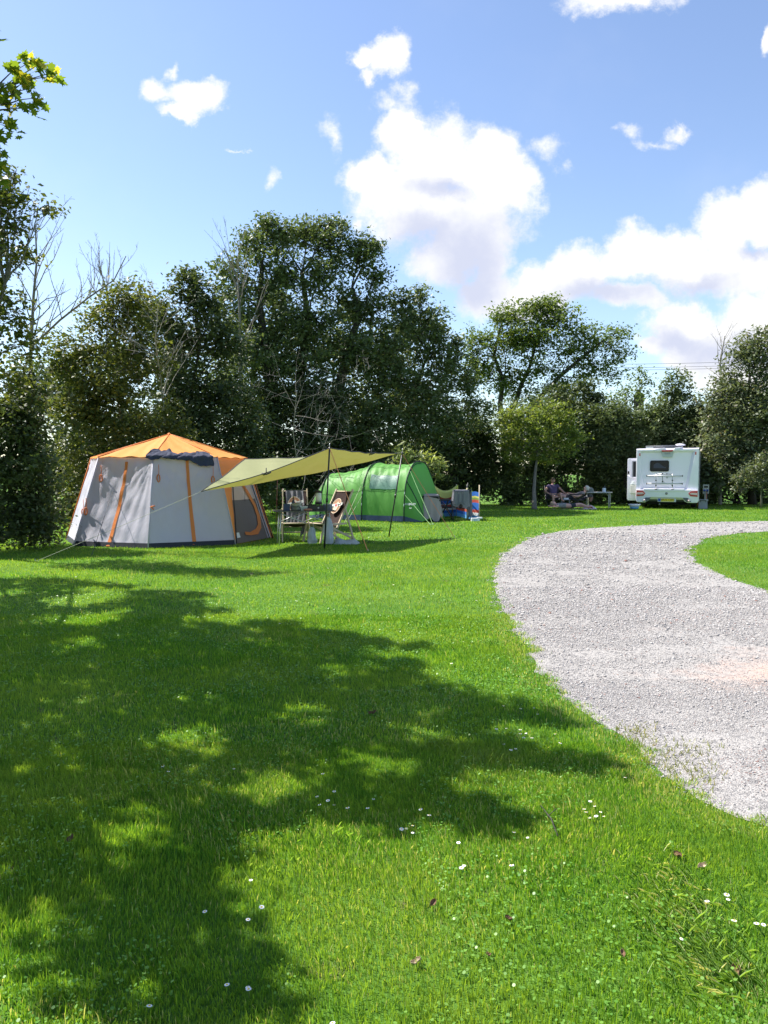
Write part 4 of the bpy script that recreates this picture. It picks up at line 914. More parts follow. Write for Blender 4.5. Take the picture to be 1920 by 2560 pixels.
item('cooking_pot', 'shiny round steel cooking pot with a domed lid on the camping table', 'pot', ont(-.16, -.08),
     [('pot_body', MB().lathe([(.001, 0), (.105, .002), (.115, .03), (.115, .10), (.12, .104)], n=24), M_steel, True), ('lid', MB().lathe([(.118, .105), (.10, .135), (.05, .155), (.001, .16)], n=24), mat('lid_glass', (.30, .30, .22), .15, metal=.3), True), ('handle', MB().tube([(.115, 0, .08), (.16, 0, .09), (.16, .03, .08), (.112, .03, .07)], .007, 6), M_black, True)])
M_navybox = mat('navy_box', (.03, .05, .11), .5)
item('storage_tin', 'dark blue square tin on the left end of the camping table', 'tin', ont(-.36, -.05), [('tin_body', MB().box((0, 0, .06), (.13, .12, .12)), M_navybox, False), ('lid', MB().box((0, 0, .127), (.136, .126, .014)), M_navybox, False)], .2)
item('camping_stove', 'wide black camping stove standing on the right half of the table', 'stove', ont(.22, .03),
     [('stove_body', MB().box((0, 0, .05), (.42, .30, .09)), M_black, False), ('pan_support', MB().tube([(-.12, -.1, .10), (-.12, .1, .11), (.12, .1, .11), (.12, -.1, .10), (-.12, -.1, .10)], .007, 5), M_black, False), ('knob', MB().tube([(.1, -.15, .05), (.1, -.175, .05)], .018, 10), M_alu, True), ('burner', MB().lathe([(.001, .095), (.045, .095), (.045, .115), (.02, .12), (.001, .12)]), M_black, True)])
item('frying_pan', 'black frying pan leaning behind the pot on the table', 'pan', ont(-.02, .17), [('pan_body', MB().lathe([(.001, 0), (.11, .005), (.14, .045), (.146, .045), (.115, -.001)], n=24).tube([(.13, 0, .04), (.34, 0, .10)], .011, 6), M_black, True)], 2.4)
M_glass = mat('lantern_glass', (.62, .62, .54), .15, spec=.6)
item('lantern', 'tall camping lantern with clear sides standing on the black stove', 'lantern', ont(.32, .10, .83),
     [('base', MB().lathe([(.001, 0), (.075, 0), (.075, .04), (.06, .05)]), M_black, True), ('glass', MB().lathe([(.055, .05), (.062, .09), (.062, .22), (.055, .24)]), M_glass, True), ('cap', MB().lathe([(.075, .24), (.08, .255), (.03, .285), (.001, .29)]), M_black, True), ('handle', MB().tube([(-.07, 0, .24), (-.09, 0, .10), (-.06, 0, .04)], .005, 5), M_alu, True)])
item('plastic_tub', 'small clear lidded tub between the pot and the stove', 'tub', ont(-.02, -.14), [('tub_body', MB().box((0, 0, .035), (.13, .10, .07), taper=1.1), mat('clear_tub', (.32, .36, .36), .2, spec=.5), False), ('lid', MB().box((0, 0, .078), (.15, .12, .012)), M_white, False)], .3)
item('storage_box', 'small bluish grey box at the right end of the table', 'box', ont(.50, .02), [('box_body', MB().box((0, 0, .055), (.15, .17, .11)), mat('blue_grey_box', (.13, .15, .20), .5), False), ('lid', MB().box((0, 0, .118), (.17, .19, .014)), mat('pale_lid', (.34, .36, .40), .4), False)], -.2)
item('bread_loaf', 'small reddish packet lying at the front edge of the camping table', 'packet', ont(.06, -.24), [('packet_body', MB().lathe([(.001, 0), (.06, .003), (.075, .02), (.05, .04), (.001, .045)], sx=1.3, sy=.6), mat('red_packet', (.35, .16, .12), .5), True)])
bpy.data.objects['bread_loaf'].name = 'food_packet'
item('bottle', 'dark bottle standing upright among the pans on the table', 'bottle', ont(-.20, .18), [('bottle_body', MB().lathe([(.001, 0), (.036, 0), (.036, .16), (.014, .21), (.013, .26)]), mat('dark_glass', (.012, .02, .012), .1, spec=.7), True), ('cap', MB().lathe([(.015, .26), (.015, .28), (.001, .28)]), mat('gold_cap', (.5, .38, .1), .4), True)])
# bags
M_bag = mat('thin_white_plastic_bag', (.55, .59, .68), .35, spec=.4, var=.08, bump=1.0, bscale=18, trans=.35, bdist=.02, aniso=(1, 1, .3))
def sack(name, lab, loc, w_, d_, h, seed, rz=0, lump=.12, top=.18):
    r = random.Random(seed); ph = [r.uniform(0, 6) for _ in range(6)]
    def f(u, v):
        a = 2 * PI * u; rr = (top + (1 - top) * (1 - v) ** .45) if v > .25 else (.80 + .2 * v * 4)
        rr *= 1 + lump * (math.sin(5 * a + ph[0] + v * 2) * .6 + math.sin(11 * a + ph[1]) * .3) + lump * .5 * math.sin(v * 9 + ph[2] + 2 * a)
        return (w_ * rr * math.cos(a), d_ * rr * math.sin(a), h * v + .004)
    root = thing(name, lab, 'bag', loc, rz); m = MB().grid(f, 40, 22); m.build('bag_body', M_bag, root, True)
    MB().tube([(-.03, 0, h), (-.05, 0, h + .07), (.02, 0, h + .09), (.04, 0, h)], .008, 5).build('handle', M_bag, root, True); return root
sack('plastic_bag', 'white carrier bag hanging from the right end of the camping table', ont(.47, -.29, .03), .11, .08, .54, 3, lump=.16, top=.3)
sack('plastic_bag', 'pale crumpled bag slumped under the middle of the camping table', ont(.16, -.05, .02), .10, .10, .34, 8, lump=.2)
o = MB().grid(lambda u, v: (-.25 + .50 * u + .03 * math.sin(v * 8), -.10 + .20 * v, .004 + .16 * (math.sin(PI * min(1, max(0, v))) ** .5) * (.75 + .25 * math.sin(u * 7 + 1)) * (math.sin(PI * min(.98, max(.02, u))) ** .4) + .008 * math.sin(u * 33 + v * 19)), 40, 16).build('plastic_bag', M_bag, None, True)
o.location = (-.78, 15.95, 0); o.rotation_euler = (0, 0, rad(-6)); tag(o, 'white plastic bag lying flat on the grass by the right deck chair', 'bag')

# ------------------------------------------------------------------ camp chairs, blankets, windbreak
def camp_chair(lab, loc, rz, arms=True, H=.95):
    root = thing('camping_chair', lab, 'folding chair', loc, rz, 'black folding chairs by the windbreak')
    for s in (-.27, .27):
        MB().tube([(s, -.22, 0), (s, .02, .42), (s, .22 if H > .8 else .08, H)], .012, 6).build('back_leg', M_black, root, True)
        MB().tube([(s, .26, 0), (s, .0, .42), (s, -.22, .62)], .012, 6).build('front_leg', M_black, root, True)
        if arms: MB().tube([(s, -.26, .62), (s, .14, .64)], .018, 6).build('armrest', M_black, root, True)
    MB().tube([(-.27, .22 if H > .8 else .08, H), (.27, .22 if H > .8 else .08, H)], .012, 6).build('back_rail', M_black, root, True)
    MB().tube([(-.27, -.22, .03), (.27, -.22, .03)], .010, 6).build('foot_rail', M_black, root, True); MB().tube([(-.27, .25, .03), (.27, .25, .03)], .010, 6).build('foot_rail', M_black, root, True)
    MB().grid(lambda u, v: (-.26 + .52 * u, -.22 + .42 * v, .43 - .03 * math.sin(PI * u) - .02 * v), 8, 8, .008).build('seat', F_dark, root, True)
    MB().grid(lambda u, v: (-.26 + .52 * u, .06 + .16 * v + .02 * math.sin(PI * u), .50 + (H - .51) * v), 8, 8, .008).build('backrest', F_dark, root, True)
    return root
def drape(name, lab, loc, w_, d_, h, mtl, seed, hem=.12, flare=1.35, rz=0, cat='blanket', low=.1):
    """cloth thrown over a chair back: flat on top, folds widening to an uneven hem"""
    r = random.Random(seed); ph = [r.uniform(0, 6.3) for _ in range(5)]
    def f(u, v):
        a = 2 * PI * u; ca, sa = math.cos(a), math.sin(a); sq = 1 / max(abs(ca), abs(sa)) ** .55
        if v < .22: t = v / .22; return (w_ * ca * sq * t, d_ * sa * sq * t, h - .015 * t * t + .006 * math.sin(5 * a + ph[3]) * t)
        t = (v - .22) / .78; fl = 1 + (flare - 1) * t + t * (.10 * math.sin(6 * a + ph[0]) + .06 * math.sin(11 * a + ph[1]))
        zz = h - .02 - (h - low - hem * (.5 + .5 * math.sin(3 * a + ph[2])) - hem * .5 * math.sin(7 * a + ph[4])) * t
        return (w_ * ca * sq * fl, d_ * sa * sq * fl * (1 + .3 * t), max(.02, zz))
    o = MB().grid(f, 90, 26).build(name, mtl, None, True); o.location = loc; o.rotation_euler = (0, 0, rz); tag(o, lab, cat); return o
F_taupe = cloth('blanket_taupe', (.40, .34, .32), .15, .95, .5, 14); F_slate = cloth('jacket_slate', (.20, .20, .23), .08, .9, .6, 14)
pa = G(1077, 1303); pb = G(1112, 1300); pc = G(1152, 1300)
camp_chair('folding chair hidden beneath the beige blanket beside the green tent', pa, rad(170), H=.78)
drape('blanket', 'beige brown blanket draped to the ground over a chair beside the green tent', (pa[0], pa[1] + .02, 0), .25, .24, .84, F_taupe, 4, hem=.13, flare=1.35, low=.06)
camp_chair('empty black folding chair standing in front of the striped windbreak', pb + [.02, 0, 0], rad(262), H=.62)
camp_chair('black folding chair with a grey jacket over its back', pc, rad(185))
o = drape('jacket', 'dark grey jacket hung over the back of a folding chair', (pc[0] - .02, pc[1] - .16, 0), .25, .11, .96, F_slate, 9, hem=.10, flare=1.12, low=.40, cat='jacket')
MB().grid(lambda u, v: (.20 + .13 * u + .03 * v, -.05 - .03 * math.sin(u * 8 + v * 3) + .06 * u, .93 - .84 * v + .04 * u), 10, 16, .012).build('sleeve', F_slate, o, True)
MB().grid(lambda u, v: (-.22 + .34 * u, -.17 - .02 * math.sin(u * 16), .90 - (.36 + .05 * math.sin(u * 7)) * v), 20, 10, .01).build('collar_flap', F_slate, o, True)

def windbreak():
    sc = []
    for nm, c in (('yellow', (.66, .62, .14)), ('leaf', (.22, .34, .08)), ('blue', (.04, .16, .55)), ('white', (.74, .76, .76)), ('red', (.52, .09, .06)), ('sky', (.12, .35, .68)), ('pink', (.62, .32, .28))):
        sc.append(cloth('stripe_' + nm, c, .35, .85, .4, 12))
    Y, L, B, W, R, S_, K_ = sc
    posts = [G(1088, 1296) + [0, .25, 0], G(1141, 1291), G(1170, 1300) + [0, .3, 0], G(1198, 1301)]; root = thing('windbreak', 'striped red blue yellow and white canvas windbreak on wooden stakes', 'windbreak', posts[0]); o_ = posts[0]
    for k, p in enumerate(posts): MB().tube([p - o_, p - o_ + [.0, 0, (1.06, 1.09, 1.0, 1.10)[k]]], .017, 8).build('stake', M_wood, root, True)
    seqs = [[(0, .12, S_), (.12, .22, B), (.22, .30, W), (.30, .42, R), (.42, .46, W), (.46, .60, B), (.60, .74, R), (.74, .84, L), (.84, .89, S_), (.89, 1, L)], [(0, .12, S_), (.12, .22, B), (.22, .34, R), (.34, .5, B), (.5, .62, L), (.62, .8, R), (.8, 1, Y)],
            [(0, .13, S_), (.13, .24, W), (.24, .35, R), (.35, .60, B), (.60, .71, R), (.71, .78, L), (.78, .84, Y), (.84, 1, B)]]
    for k in range(3):
        a, b = posts[k] - o_, posts[k + 1] - o_
        for (v0, v1, m_) in seqs[k]:
            def f(u, v):
                q = v0 + (v1 - v0) * v; p = lerp(a, b, u); H = .985 if k != 2 else .88; sg = .16 * math.sin(PI * u) if k != 2 else .02
                return (p[0], p[1] + .05 * math.sin(PI * u) + .012 * math.sin(u * 14 + q * 5), .02 + (H - sg * q) * q + .012 * math.sin(u * 9 + k) * q)
            MB().grid(f, 20, 4).build('canvas_stripe', m_, root, True)
    # towel slung along the top of the first panel
    t = thing('towel', 'lime yellow towel sagging along the top of the windbreak', 'towel', o_); a, b = posts[0] - o_, posts[1] - o_
    F_lime = cloth('towel_lime', (.74, .76, .24), .35, .9, .5, 14)
    def g_(u, v):
        p = lerp(a, b, -.03 + 1.06 * u); z = 1.06 - .20 * math.sin(PI * u) ** .8; w_ = (v - .5) * 2
        return (p[0], p[1] - .045 - .02 * abs(w_), z + .02 - (.13 if w_ < 0 else .20 + .03 * math.sin(PI * u)) * abs(w_) * 1.0 + (.0 if w_ < 0 else -.02)) if w_ > 0 else (p[0], p[1] + .02 + .03 * abs(w_), z + .02 - .13 * abs(w_))
    MB().grid(g_, 24, 12, .008).build('cloth', F_lime, t, True)
    for q, s in ((a, -1), (b, 1)): MB().grid(lambda u, v: (q[0] + s * (.0 + .05 * u) , q[1] - .05, 1.05 - .24 * v + .02 * u), 4, 6, .01).build('hanging_end', F_lime, t, True)
windbreak()
o = MB().box((0, 0, .05), (.26, .18, .10), taper=.95).box((.13, -.02, .10), (.16, .12, .05)).build('food_carton', M_white, None, bevel=.006); o.location = tuple(G(1188, 1303)); tag(o, 'small white carton on the grass at the foot of the windbreak', 'carton')
MB().box((0, -.091, .05), (.12, .003, .05)).build('printed_panel', mat('pale_blue_print', (.35, .5, .65), .5), o)
# black handle of a fishing rod / folded parasol behind the jacket
item('folded_parasol', 'black folded parasol standing behind the jacket covered chair', 'parasol', G(1168, 1296) + [0, .15, 0], [('shaft', MB().tube([(0, 0, 0), (.03, 0, 1.15)], .009, 6), M_black, True), ('cover', MB().lathe([(.01, .70), (.035, .75), (.03, 1.0), (.008, 1.1)]), M_black, True)])
# ------------------------------------------------------------------ motorhome
M_van = mat('gelcoat_white', (.84, .81, .90), .22, spec=.5, var=.02, coat=.4)
M_van2 = mat('bumper_white', (.81, .78, .86), .3, spec=.5, var=.03, coat=.2)
M_dglass = mat('tinted_window', (.012, .013, .022), .12, spec=.25, var=.3, vscale=3)
M_lred = mat('lens_red', (.45, .03, .03), .15, spec=.6); M_lclear = mat('lens_clear', (.62, .50, .48), .12, spec=.6)
M_rub = mat('rubber_black', (.018, .018, .018), .8); M_grille = mat('dark_grey', (.10, .11, .12), .5); M_plate = mat('plate_yellow', (.80, .62, .05), .4); M_pblue = mat('plate_blue', (.03, .07, .35), .4)  # M_grille: one dark grey for infill, fog lights, roof parts and doorway panel
M_greyp = mat('grey_plastic', (.28, .30, .33), .5); M_emb = mat('emblem_steel', (.22, .22, .23), .3, metal=.6)
VL = P(1666, 1272, 31.4); VL[2] = 0; VYAW = -rad(23.2)
KX = .002945
def vx(c): return (c - 805) * KX
def vz(c): return (1062 - c) * KX
def motorhome():
    root = thing('motorhome', 'white coachbuilt motorhome seen from behind with bicycle rack and open side door', 'motorhome', VL, VYAW)
    def rp(cx, cy, y): return (vx(cx), y, vz(cy))
    # body shell: rounded rectangle rear profile lofted to the front
    def rr(x0, x1, z0, z1, r_, n_=5):
        out = []
        for (cx, cz, a0) in ((x1 - r_, z1 - r_, 0), (x0 + r_, z1 - r_, 90), (x0 + r_, z0 + r_, 180), (x1 - r_, z0 + r_, 270)):
            for k in range(n_ + 1): a = rad(a0 + 90 * k / n_); out.append((cx + r_ * math.cos(a), cz + r_ * math.sin(a)))
        return out
    x0, x1 = vx(397), vx(1212); zt = vz(226); zb = .38
    secs = [(.16, .10), (.05, .05), (.0, .10)]
    b = MB(); rings = []
    for (y, ins, r_) in ((.10, .10, .10), (.03, .06, .10), (.0, .0, .09) if False else (.14, .0, .10), (5.4, 0, .10), (6.0, .12, .2), (6.6, .35, .3)):
        rings.append([(x, y, z) for x, z in rr(x0 + ins * .5, x1 - ins * .5, zb, zt - ins * .9, r_)])
    rings = rings[1:]; n_ = len(rings[0])
    vs = [p for rg in rings for p in rg]; fs = [(i * n_ + k, i * n_ + (k + 1) % n_, (i + 1) * n_ + (k + 1) % n_, (i + 1) * n_ + k) for i in range(len(rings) - 1) for k in range(n_)]
    fs += [tuple(range(n_ - 1, -1, -1)), tuple(range((len(rings) - 1) * n_, len(rings) * n_))]
    b.add(vs, fs); b.build('body', M_van, root, bevel=.012)
    # corner pillars with slanted inner faces, standing proud of the recessed rear wall
    def pillar(poly_o, poly_i, name='corner_pillar'):
        q = MB(); n2 = len(poly_o); vs = [(vx(a), -.085, vz(c)) for a, c in poly_o] + [(vx(a), .04, vz(c)) for a, c in poly_i]
        q.add(vs, [tuple(range(n2 - 1, -1, -1)), tuple(range(n2, 2 * n2))] + [(i, (i + 1) % n2, n2 + (i + 1) % n2, n2 + i) for i in range(n2)]); q.build(name, M_van, root, bevel=.012)
    pillar([(400, 800), (452, 800), (440, 262), (404, 240)], [(396, 800), (500, 800), (462, 232), (396, 232)])
    pillar([(1068, 800), (1208, 800), (1206, 240), (1168, 262)], [(1035, 800), (1212, 800), (1212, 222), (1122, 225)])
    pillar([(404, 262), (1206, 262), (1206, 236), (404, 244)], [(396, 285), (1212, 285), (1212, 224), (396, 228)], 'roof_spoiler')
    q = MB(); q.prism([(620, 240), (775, 222), (775, 262), (640, 262)], lambda a, c: (vx(a), -.10, vz(c)), lambda a, c: (vx(a), .3, vz(c))); q.prism([(880, 262), (945, 262), (990, 212), (900, 222)], lambda a, c: (vx(a), -.10, vz(c)), lambda a, c: (vx(a), .3, vz(c))); q.build('roof_moulding', M_van, root, bevel=.01)
    # brake light and name panel
    MB().prism([(728, 254), (880, 252), (868, 274), (738, 274)], lambda a, c: (vx(a), -.115, vz(c)), lambda a, c: (vx(a), -.04, vz(c))).build('brake_light', M_lred, root, bevel=.004)
    lp = MB().prism([(716, 272), (890, 272), (868, 348), (746, 348)], lambda a, c: (vx(a), -.07 + (c - 272) * .0004, vz(c)), lambda a, c: (vx(a), .05, vz(c))).build('name_panel', mat('panel_grey', (.50, .53, .57), .4), root, bevel=.006)
    # small low contrast maker's script on the panel
    me = text_mesh('Swift', .10, 'lettering', .001, 1.15); me.transform(Matrix.Translation((vx(806), -.08, vz(298))) @ Matrix.Rotation(PI / 2, 4, 'X')); link('lettering', me, M_greyp, lp)
    # window
    wpoly = rr(vx(580), vx(828), vz(546), vz(393), .07, 5)
    wf = MB().prism(wpoly, lambda x, z: (x, -.012, z), lambda x, z: (x, .06, z)).build('window_frame', M_rub, root, bevel=.004)
    wp2 = rr(vx(592), vx(816), vz(536), vz(402), .055, 5)
    MB().prism(wp2, lambda x, z: (x * 1.0, -.022, z), lambda x, z: (x, -.011, z)).build('window_pane', M_dglass, wf, bevel=.003)
    q = MB(); q.grid(lambda u, v: (vx(628) + (vx(790) - vx(628)) * u, -.0235, vz(500) + .22 * v * (.6 + .4 * math.sin(u * 5))), 6, 2); q.build('blind', mat('grey_blind', (.06, .06, .085), .6), wf)
    # rear wall moulding crease lines
    MB().tube([rp(520, 790, .02), rp(980, 790, .02)], .012, 6).build('trim', M_van2, root, True)
    # lower bumper
    outer = [(400, 795), (1212, 795), (1220, 880), (1222, 940), (1205, 972), (1080, 975), (1040, 955), (1000, 905), (600, 905), (560, 955), (525, 975), (410, 972), (396, 935), (396, 880)]
    bp = MB().prism(outer, lambda a, c: (vx(a) * (.985 if abs(vx(a)) > 1 else 1), -.19 + .04 * max(0, (c - 880) / 100), vz(c)), lambda a, c: (vx(a), .25, vz(c))).build('bumper', M_van2, root, bevel=.02)
    sh = MB().prism([(500, 783), (1035, 783), (1045, 818), (700, 824), (530, 812)], lambda a, c: (vx(a), -.215, vz(c)), lambda a, c: (vx(a), .02, vz(c) + .015)); sh.build('bumper_step', M_van2, root, bevel=.012)
    sb = MB().box((0, .5, .45), (2.2, .6, .3)); sb.build('bumper_infill', M_grille, root)
    # tail lamps
    for s in (-1, 1):
        mx_ = (lambda c: c) if s < 0 else (lambda c: 1615 - c)
        po = [(412, 808), (500, 815), (530, 848), (505, 882), (412, 890)]; pi_ = [(418, 838), (490, 836), (517, 849), (490, 862), (418, 866)]
        tl = MB().prism([(mx_(a), c) for a, c in (po if s < 0 else po[::-1])], lambda a, c: (vx(a), -.205, vz(c)), lambda a, c: (vx(a), -.1, vz(c))).build('tail_light', M_lred, root, bevel=.006)
        MB().prism([(mx_(a), c) for a, c in (pi_ if s < 0 else pi_[::-1])], lambda a, c: (vx(a), -.212, vz(c)), lambda a, c: (vx(a), -.19, vz(c))).build('indicator_lens', M_lclear, tl, bevel=.003)
        fg = [(492, 962), (533, 906), (602, 904), (585, 930), (548, 962)]
        fo = MB().prism([(mx_(a), c) for a, c in (fg if s < 0 else fg[::-1])], lambda a, c: (vx(a), -.20, vz(c)), lambda a, c: (vx(a), -.1, vz(c))).build('fog_light', M_grille, root, bevel=.004)
        MB().tube([(vx(mx_(520)), -.195, vz(944)), (vx(mx_(520)), -.21, vz(944))], .045, 14).build('lens', M_lclear, fo, True)
        MB().box((vx(446 if s < 0 else 1168), -.09, vz(312 if s < 0 else 300)), (.045, .02, .11)).build('marker_light', M_lred, root)
    # emblem
    em = MB().lathe([(.001, 0), (.052, 0), (.052, .012), (.044, .016), (.001, .016)], n=20).build('emblem', M_emb, root, True); em.rotation_euler = (PI / 2, 0, 0); em.location = (vx(805), -.19, vz(848))
    # number plate
    pl = MB().box((vx(811), -.165, vz(938)), (.70, .02, .155)).build('number_plate', mat('plate_frame', (.55, .57, .60), .4), root, bevel=.006)
    MB().box((vx(819), -.178, vz(938)), (.50, .006, .115)).build('plate_face', M_plate, pl); MB().box((vx(715), -.178, vz(938)), (.10, .006, .115)).build('plate_band', M_pblue, pl)
    me = text_mesh('WU16 CWO', .125, 'lettering', .001, .74, .003); me.transform(Matrix.Translation((vx(822), -.183, vz(938))) @ Matrix.Rotation(PI / 2, 4, 'X')); link('lettering', me, M_ink, pl)
    # underside
    MB().box((0, .5, .26), (1.9, .3, .16)).build('chassis', M_rub, root); MB().box((0, 2.6, .28), (2.1, 4.5, .22)).build('underbody', M_rub, root)
    MB().tube([rp(716, 992, -.02), rp(716, 1005, -.06)], .03, 10).build('tow_eye', M_greyp, root, True)
    for s in (-1, 1):
        for y in (1.45, 5.2):
            wh = thing('wheel', None, None, (s * .98, y, .32)); wh.parent = root
            MB().lathe([(.20, -.10), (.30, -.10), (.33, -.07), (.33, .07), (.30, .10), (.20, .10)], n=28, caps=False).build('tyre', M_rub, wh, True).rotation_euler = (0, PI / 2, 0)
            MB().lathe([(.001, .06), (.12, .055), (.19, .09), (.21, .10), (.21, -.10), (.001, -.08)], n=20, caps=False).build('rim', M_steel, wh, True).rotation_euler = (0, s * PI / 2, 0)
            MB().box((s * .98, y, .45), (.30, .85, .35)).build('wheel_arch', M_rub, root)
    # bicycle rack
    rk = thing('bicycle_rack', None, None, (0, 0, 0)); rk.parent = root
    for cy in (605, 712):
        MB().tube([rp(548, cy, -.30), rp(1008, cy, -.30)], .028, 8).build('rail', M_alu, rk, True)
        for cx in (548, 1008): MB().tube([rp(cx - 5, cy, -.30), rp(cx + 5, cy, -.30)], .034, 8).build('end_cap', M_rub, rk, True)
    for cx in (668, 880):
        MB().tube([rp(cx, 580, -.28), rp(cx, 735, -.24), rp(cx, 790, -.16)], .018, 8).build('upright', M_alu, rk, True)
        for cy in (605, 668, 740): MB().box(rp(cx, cy, -.27), (.05, .06, .045)).build('clamp', M_rub, rk)
        MB().box(rp(cx, 792, -.18), (.10, .08, .03)).build('foot', M_rub, rk)
    MB().tube([rp(680, 582, -.26), rp(870, 582, -.26)], .02, 8).build('rail', M_alu, rk, True); MB().tube([rp(752, 600, -.31), rp(752, 700, -.31)], .009, 6).build('holder_arm', M_rub, rk, True)
    MB().box(rp(756, 682, -.33), (.06, .05, .05)).build('clamp', M_rub, rk); MB().box(rp(762, 696, -.33), (.12, .04, .02)).build('clamp', M_alu, rk)
    MB().tube([rp(808 + 9 * math.cos(a), 628 + 9 * math.sin(a), -.31) for a in np.linspace(0, 2 * PI, 13)], .006, 5).build('strap_ring', M_rub, rk, True)
    MB().box(rp(745, 575, -.28), (.04, .05, .06)).build('clamp', M_rub, rk); MB().box(rp(808, 580, -.28), (.03, .05, .05)).build('clamp', M_rub, rk)
    # roof things
    rf = MB(); zt_ = vz(214)
    for x in (-.86, .50): rf.tube([(x, .5, zt_ - .04), (x, .5, zt_ + .07), (x, 3.2, zt_ + .07), (x, 3.2, zt_ - .04)], .02, 6)
    for y in (.5, 1.4, 2.3, 3.2): rf.tube([(-.86, y, zt_ + .07), (.50, y, zt_ + .09)], .02, 6)
    rf.build('roof_rack', M_grille, root, True)
    MB().box((-.72, .45, zt_ - .0), (.28, .3, .09)).build('roof_light', M_alu, root); MB().box((.05, 1.2, zt_ - .0), (.55, .7, .07)).build('solar_panel', M_grille, root)
    MB().lathe([(.001, .02), (.19, .03), (.20, .055), (.16, .085), (.06, .105), (.001, .11)], (vx(960), .6, zt_ + .06), 24).build('aerial_dome', M_van, root, True); MB().tube([(vx(978), .6, zt_ - .06), (vx(978), .6, zt_ + .09)], .03, 8).build('aerial_mast', M_van, root, True)
    # mirror on the far right
    MB().tube([(vx(1212), 5.6, vz(575)), (vx(1212) + .20, 5.6, vz(570)), (vx(1212) + .24, 5.6, vz(600))], .035, 8).build('mirror_arm', M_van2, root, True); MB().box((vx(1212) + .24, 5.62, vz(622)), (.10, .12, .36)).build('mirror', M_van2, root, bevel=.03)
    # open habitation door
    dx0, dx1, dz0, dz1 = vx(252), vx(398), vz(962), vz(357)
    dr = thing('door', None, None, (vx(397), .85, 0)); dr.parent = root; dr.rotation_euler = (0, 0, rad(4))
    ox = vx(397)
    MB().prism(rr(dx0 - ox, dx1 - ox - .02, dz0, dz1, .07, 4), lambda x, z: (x, -.03, z), lambda x, z: (x, .03, z)).build('door_leaf', M_van, dr, bevel=.008)
    MB().prism(rr(vx(303) - ox, vx(385) - ox, vz(940), vz(372), .03, 3), lambda x, z: (x, -.042, z), lambda x, z: (x, -.028, z)).build('door_lining', M_van2, dr, bevel=.006)
    MB().prism(rr(vx(314) - ox, vx(378) - ox, vz(632), vz(394), .03, 3), lambda x, z: (x, -.056, z), lambda x, z: (x, -.04, z)).build('window_surround', M_greyp, dr, bevel=.004)
    MB().prism(rr(vx(330) - ox, vx(368) - ox, vz(620), vz(404), .02, 3), lambda x, z: (x, -.060, z), lambda x, z: (x, -.05, z)).build('window_pane', M_dglass, dr)
    MB().box((vx(268) - ox, -.05, vz(562)), (.06, .04, .12)).build('door_lock', M_rub, dr, bevel=.01); MB().tube([(vx(264) - ox, -.06, vz(602)), (vx(300) - ox, -.08, vz(632)), (vx(380) - ox, -.08, vz(636)), (vx(386) - ox, -.05, vz(630))], .014, 6).build('door_handle', M_van2, dr, True)
    MB().box(((vx(300) + vx(378)) / 2 - ox, -.11, vz(800)), (.23, .14, .34), taper=1.08).build('door_bin', mat('bin_cream', (.62, .62, .56), .5), dr, bevel=.01)
    MB().lathe([(.10, 0), (.13, .03), (.12, .09), (.07, .13), (.09, .17), (.03, .20)], ((vx(340)) - ox, -.11, vz(745)), 16, sy=.6).build('bin_liner', M_bag, dr, True)
    # dark panel in place of the shaded door opening, side window, side skirt
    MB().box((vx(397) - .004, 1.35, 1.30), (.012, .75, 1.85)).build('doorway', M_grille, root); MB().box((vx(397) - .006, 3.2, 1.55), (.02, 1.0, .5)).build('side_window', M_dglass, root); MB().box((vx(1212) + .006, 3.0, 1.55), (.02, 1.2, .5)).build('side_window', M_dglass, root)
    # mains cable
    return root
motorhome()
# washing up bowl, hook-up post, waste tank
bp_ = G(1586, 1273)
item('washing_bowl', 'white washing up bowl on a blue one by the motorhome steps', 'bowl', bp_ + [0, 0, 0], [('blue_bowl', MB().lathe([(.001, 0), (.14, 0), (.18, .10), (.19, .105), (.15, .01)], n=24), mat('bowl_blue', (.12, .35, .50), .4), True), ('white_bowl', MB().lathe([(.15, .09), (.17, .10), (.24, .20), (.26, .205), (.17, .11), (.001, .105)], n=24, sy=.8), M_white, True)])
hp = P(1764, 1266, 32.5); hp[2] = 0
M_post = mat('post_grey', (.42, .42, .38), .6)
hk = item('hookup_post', 'grey electric hook-up post with blue sockets right of the motorhome', 'power post', hp, [('post', MB().box((0, 0, .45), (.12, .10, .9)), M_post, False), ('socket_box', MB().box((0, -.03, .78), (.24, .16, .38)), M_post, False), ('meter_window', MB().box((0, -.115, .88), (.15, .01, .08)), M_dglass, False), ('socket', MB().tube([(-.06, -.10, .74), (-.06, -.17, .71)], .04, 10), M_pblue, True), ('socket', MB().tube([(.06, -.10, .74), (.06, -.17, .71)], .04, 10), M_pblue, True), ('cable', MB().tube([(.04, -.16, .70), (.06, -.2, .4), (.1, -.25, .02), (-.4, -.3, .02)], .012, 6), M_black, True)], -.4)
wt = P(1757, 1268, 31.4); wt[2] = 0
item('waste_tank', 'low grey waste water tank standing at the foot of the hook-up post', 'waste tank', wt, [('tank_body', MB().box((0, 0, .17), (.34, .36, .34), taper=.96), M_greyp, False), ('lid', MB().box((0, 0, .36), (.38, .38, .045)), mat('lid_grey', (.36, .38, .40), .5), False), ('handle', MB().tube([(-.1, -.19, .3), (-.1, -.24, .36), (.1, -.24, .36), (.1, -.19, .3)], .012, 6), M_rub, True)], -.35)
M_cable = mat('cable_orange', (.45, .12, .05), .6)
q = P(1741, 1225, 33.4); o = MB().tube([q, P(1745, 1245, 32.9), P(1744, 1262, 32.6) * [1, 1, 0] + [0, 0, .05], hp + [-.3, -.35, .02], hp + [-.1, -.3, .05], hp + [-.05, -.2, .66]], .013, 6).build('mains_cable', M_cable, None, True); tag(o, 'orange mains cable running from the motorhome side down to the hook-up post', 'cable')

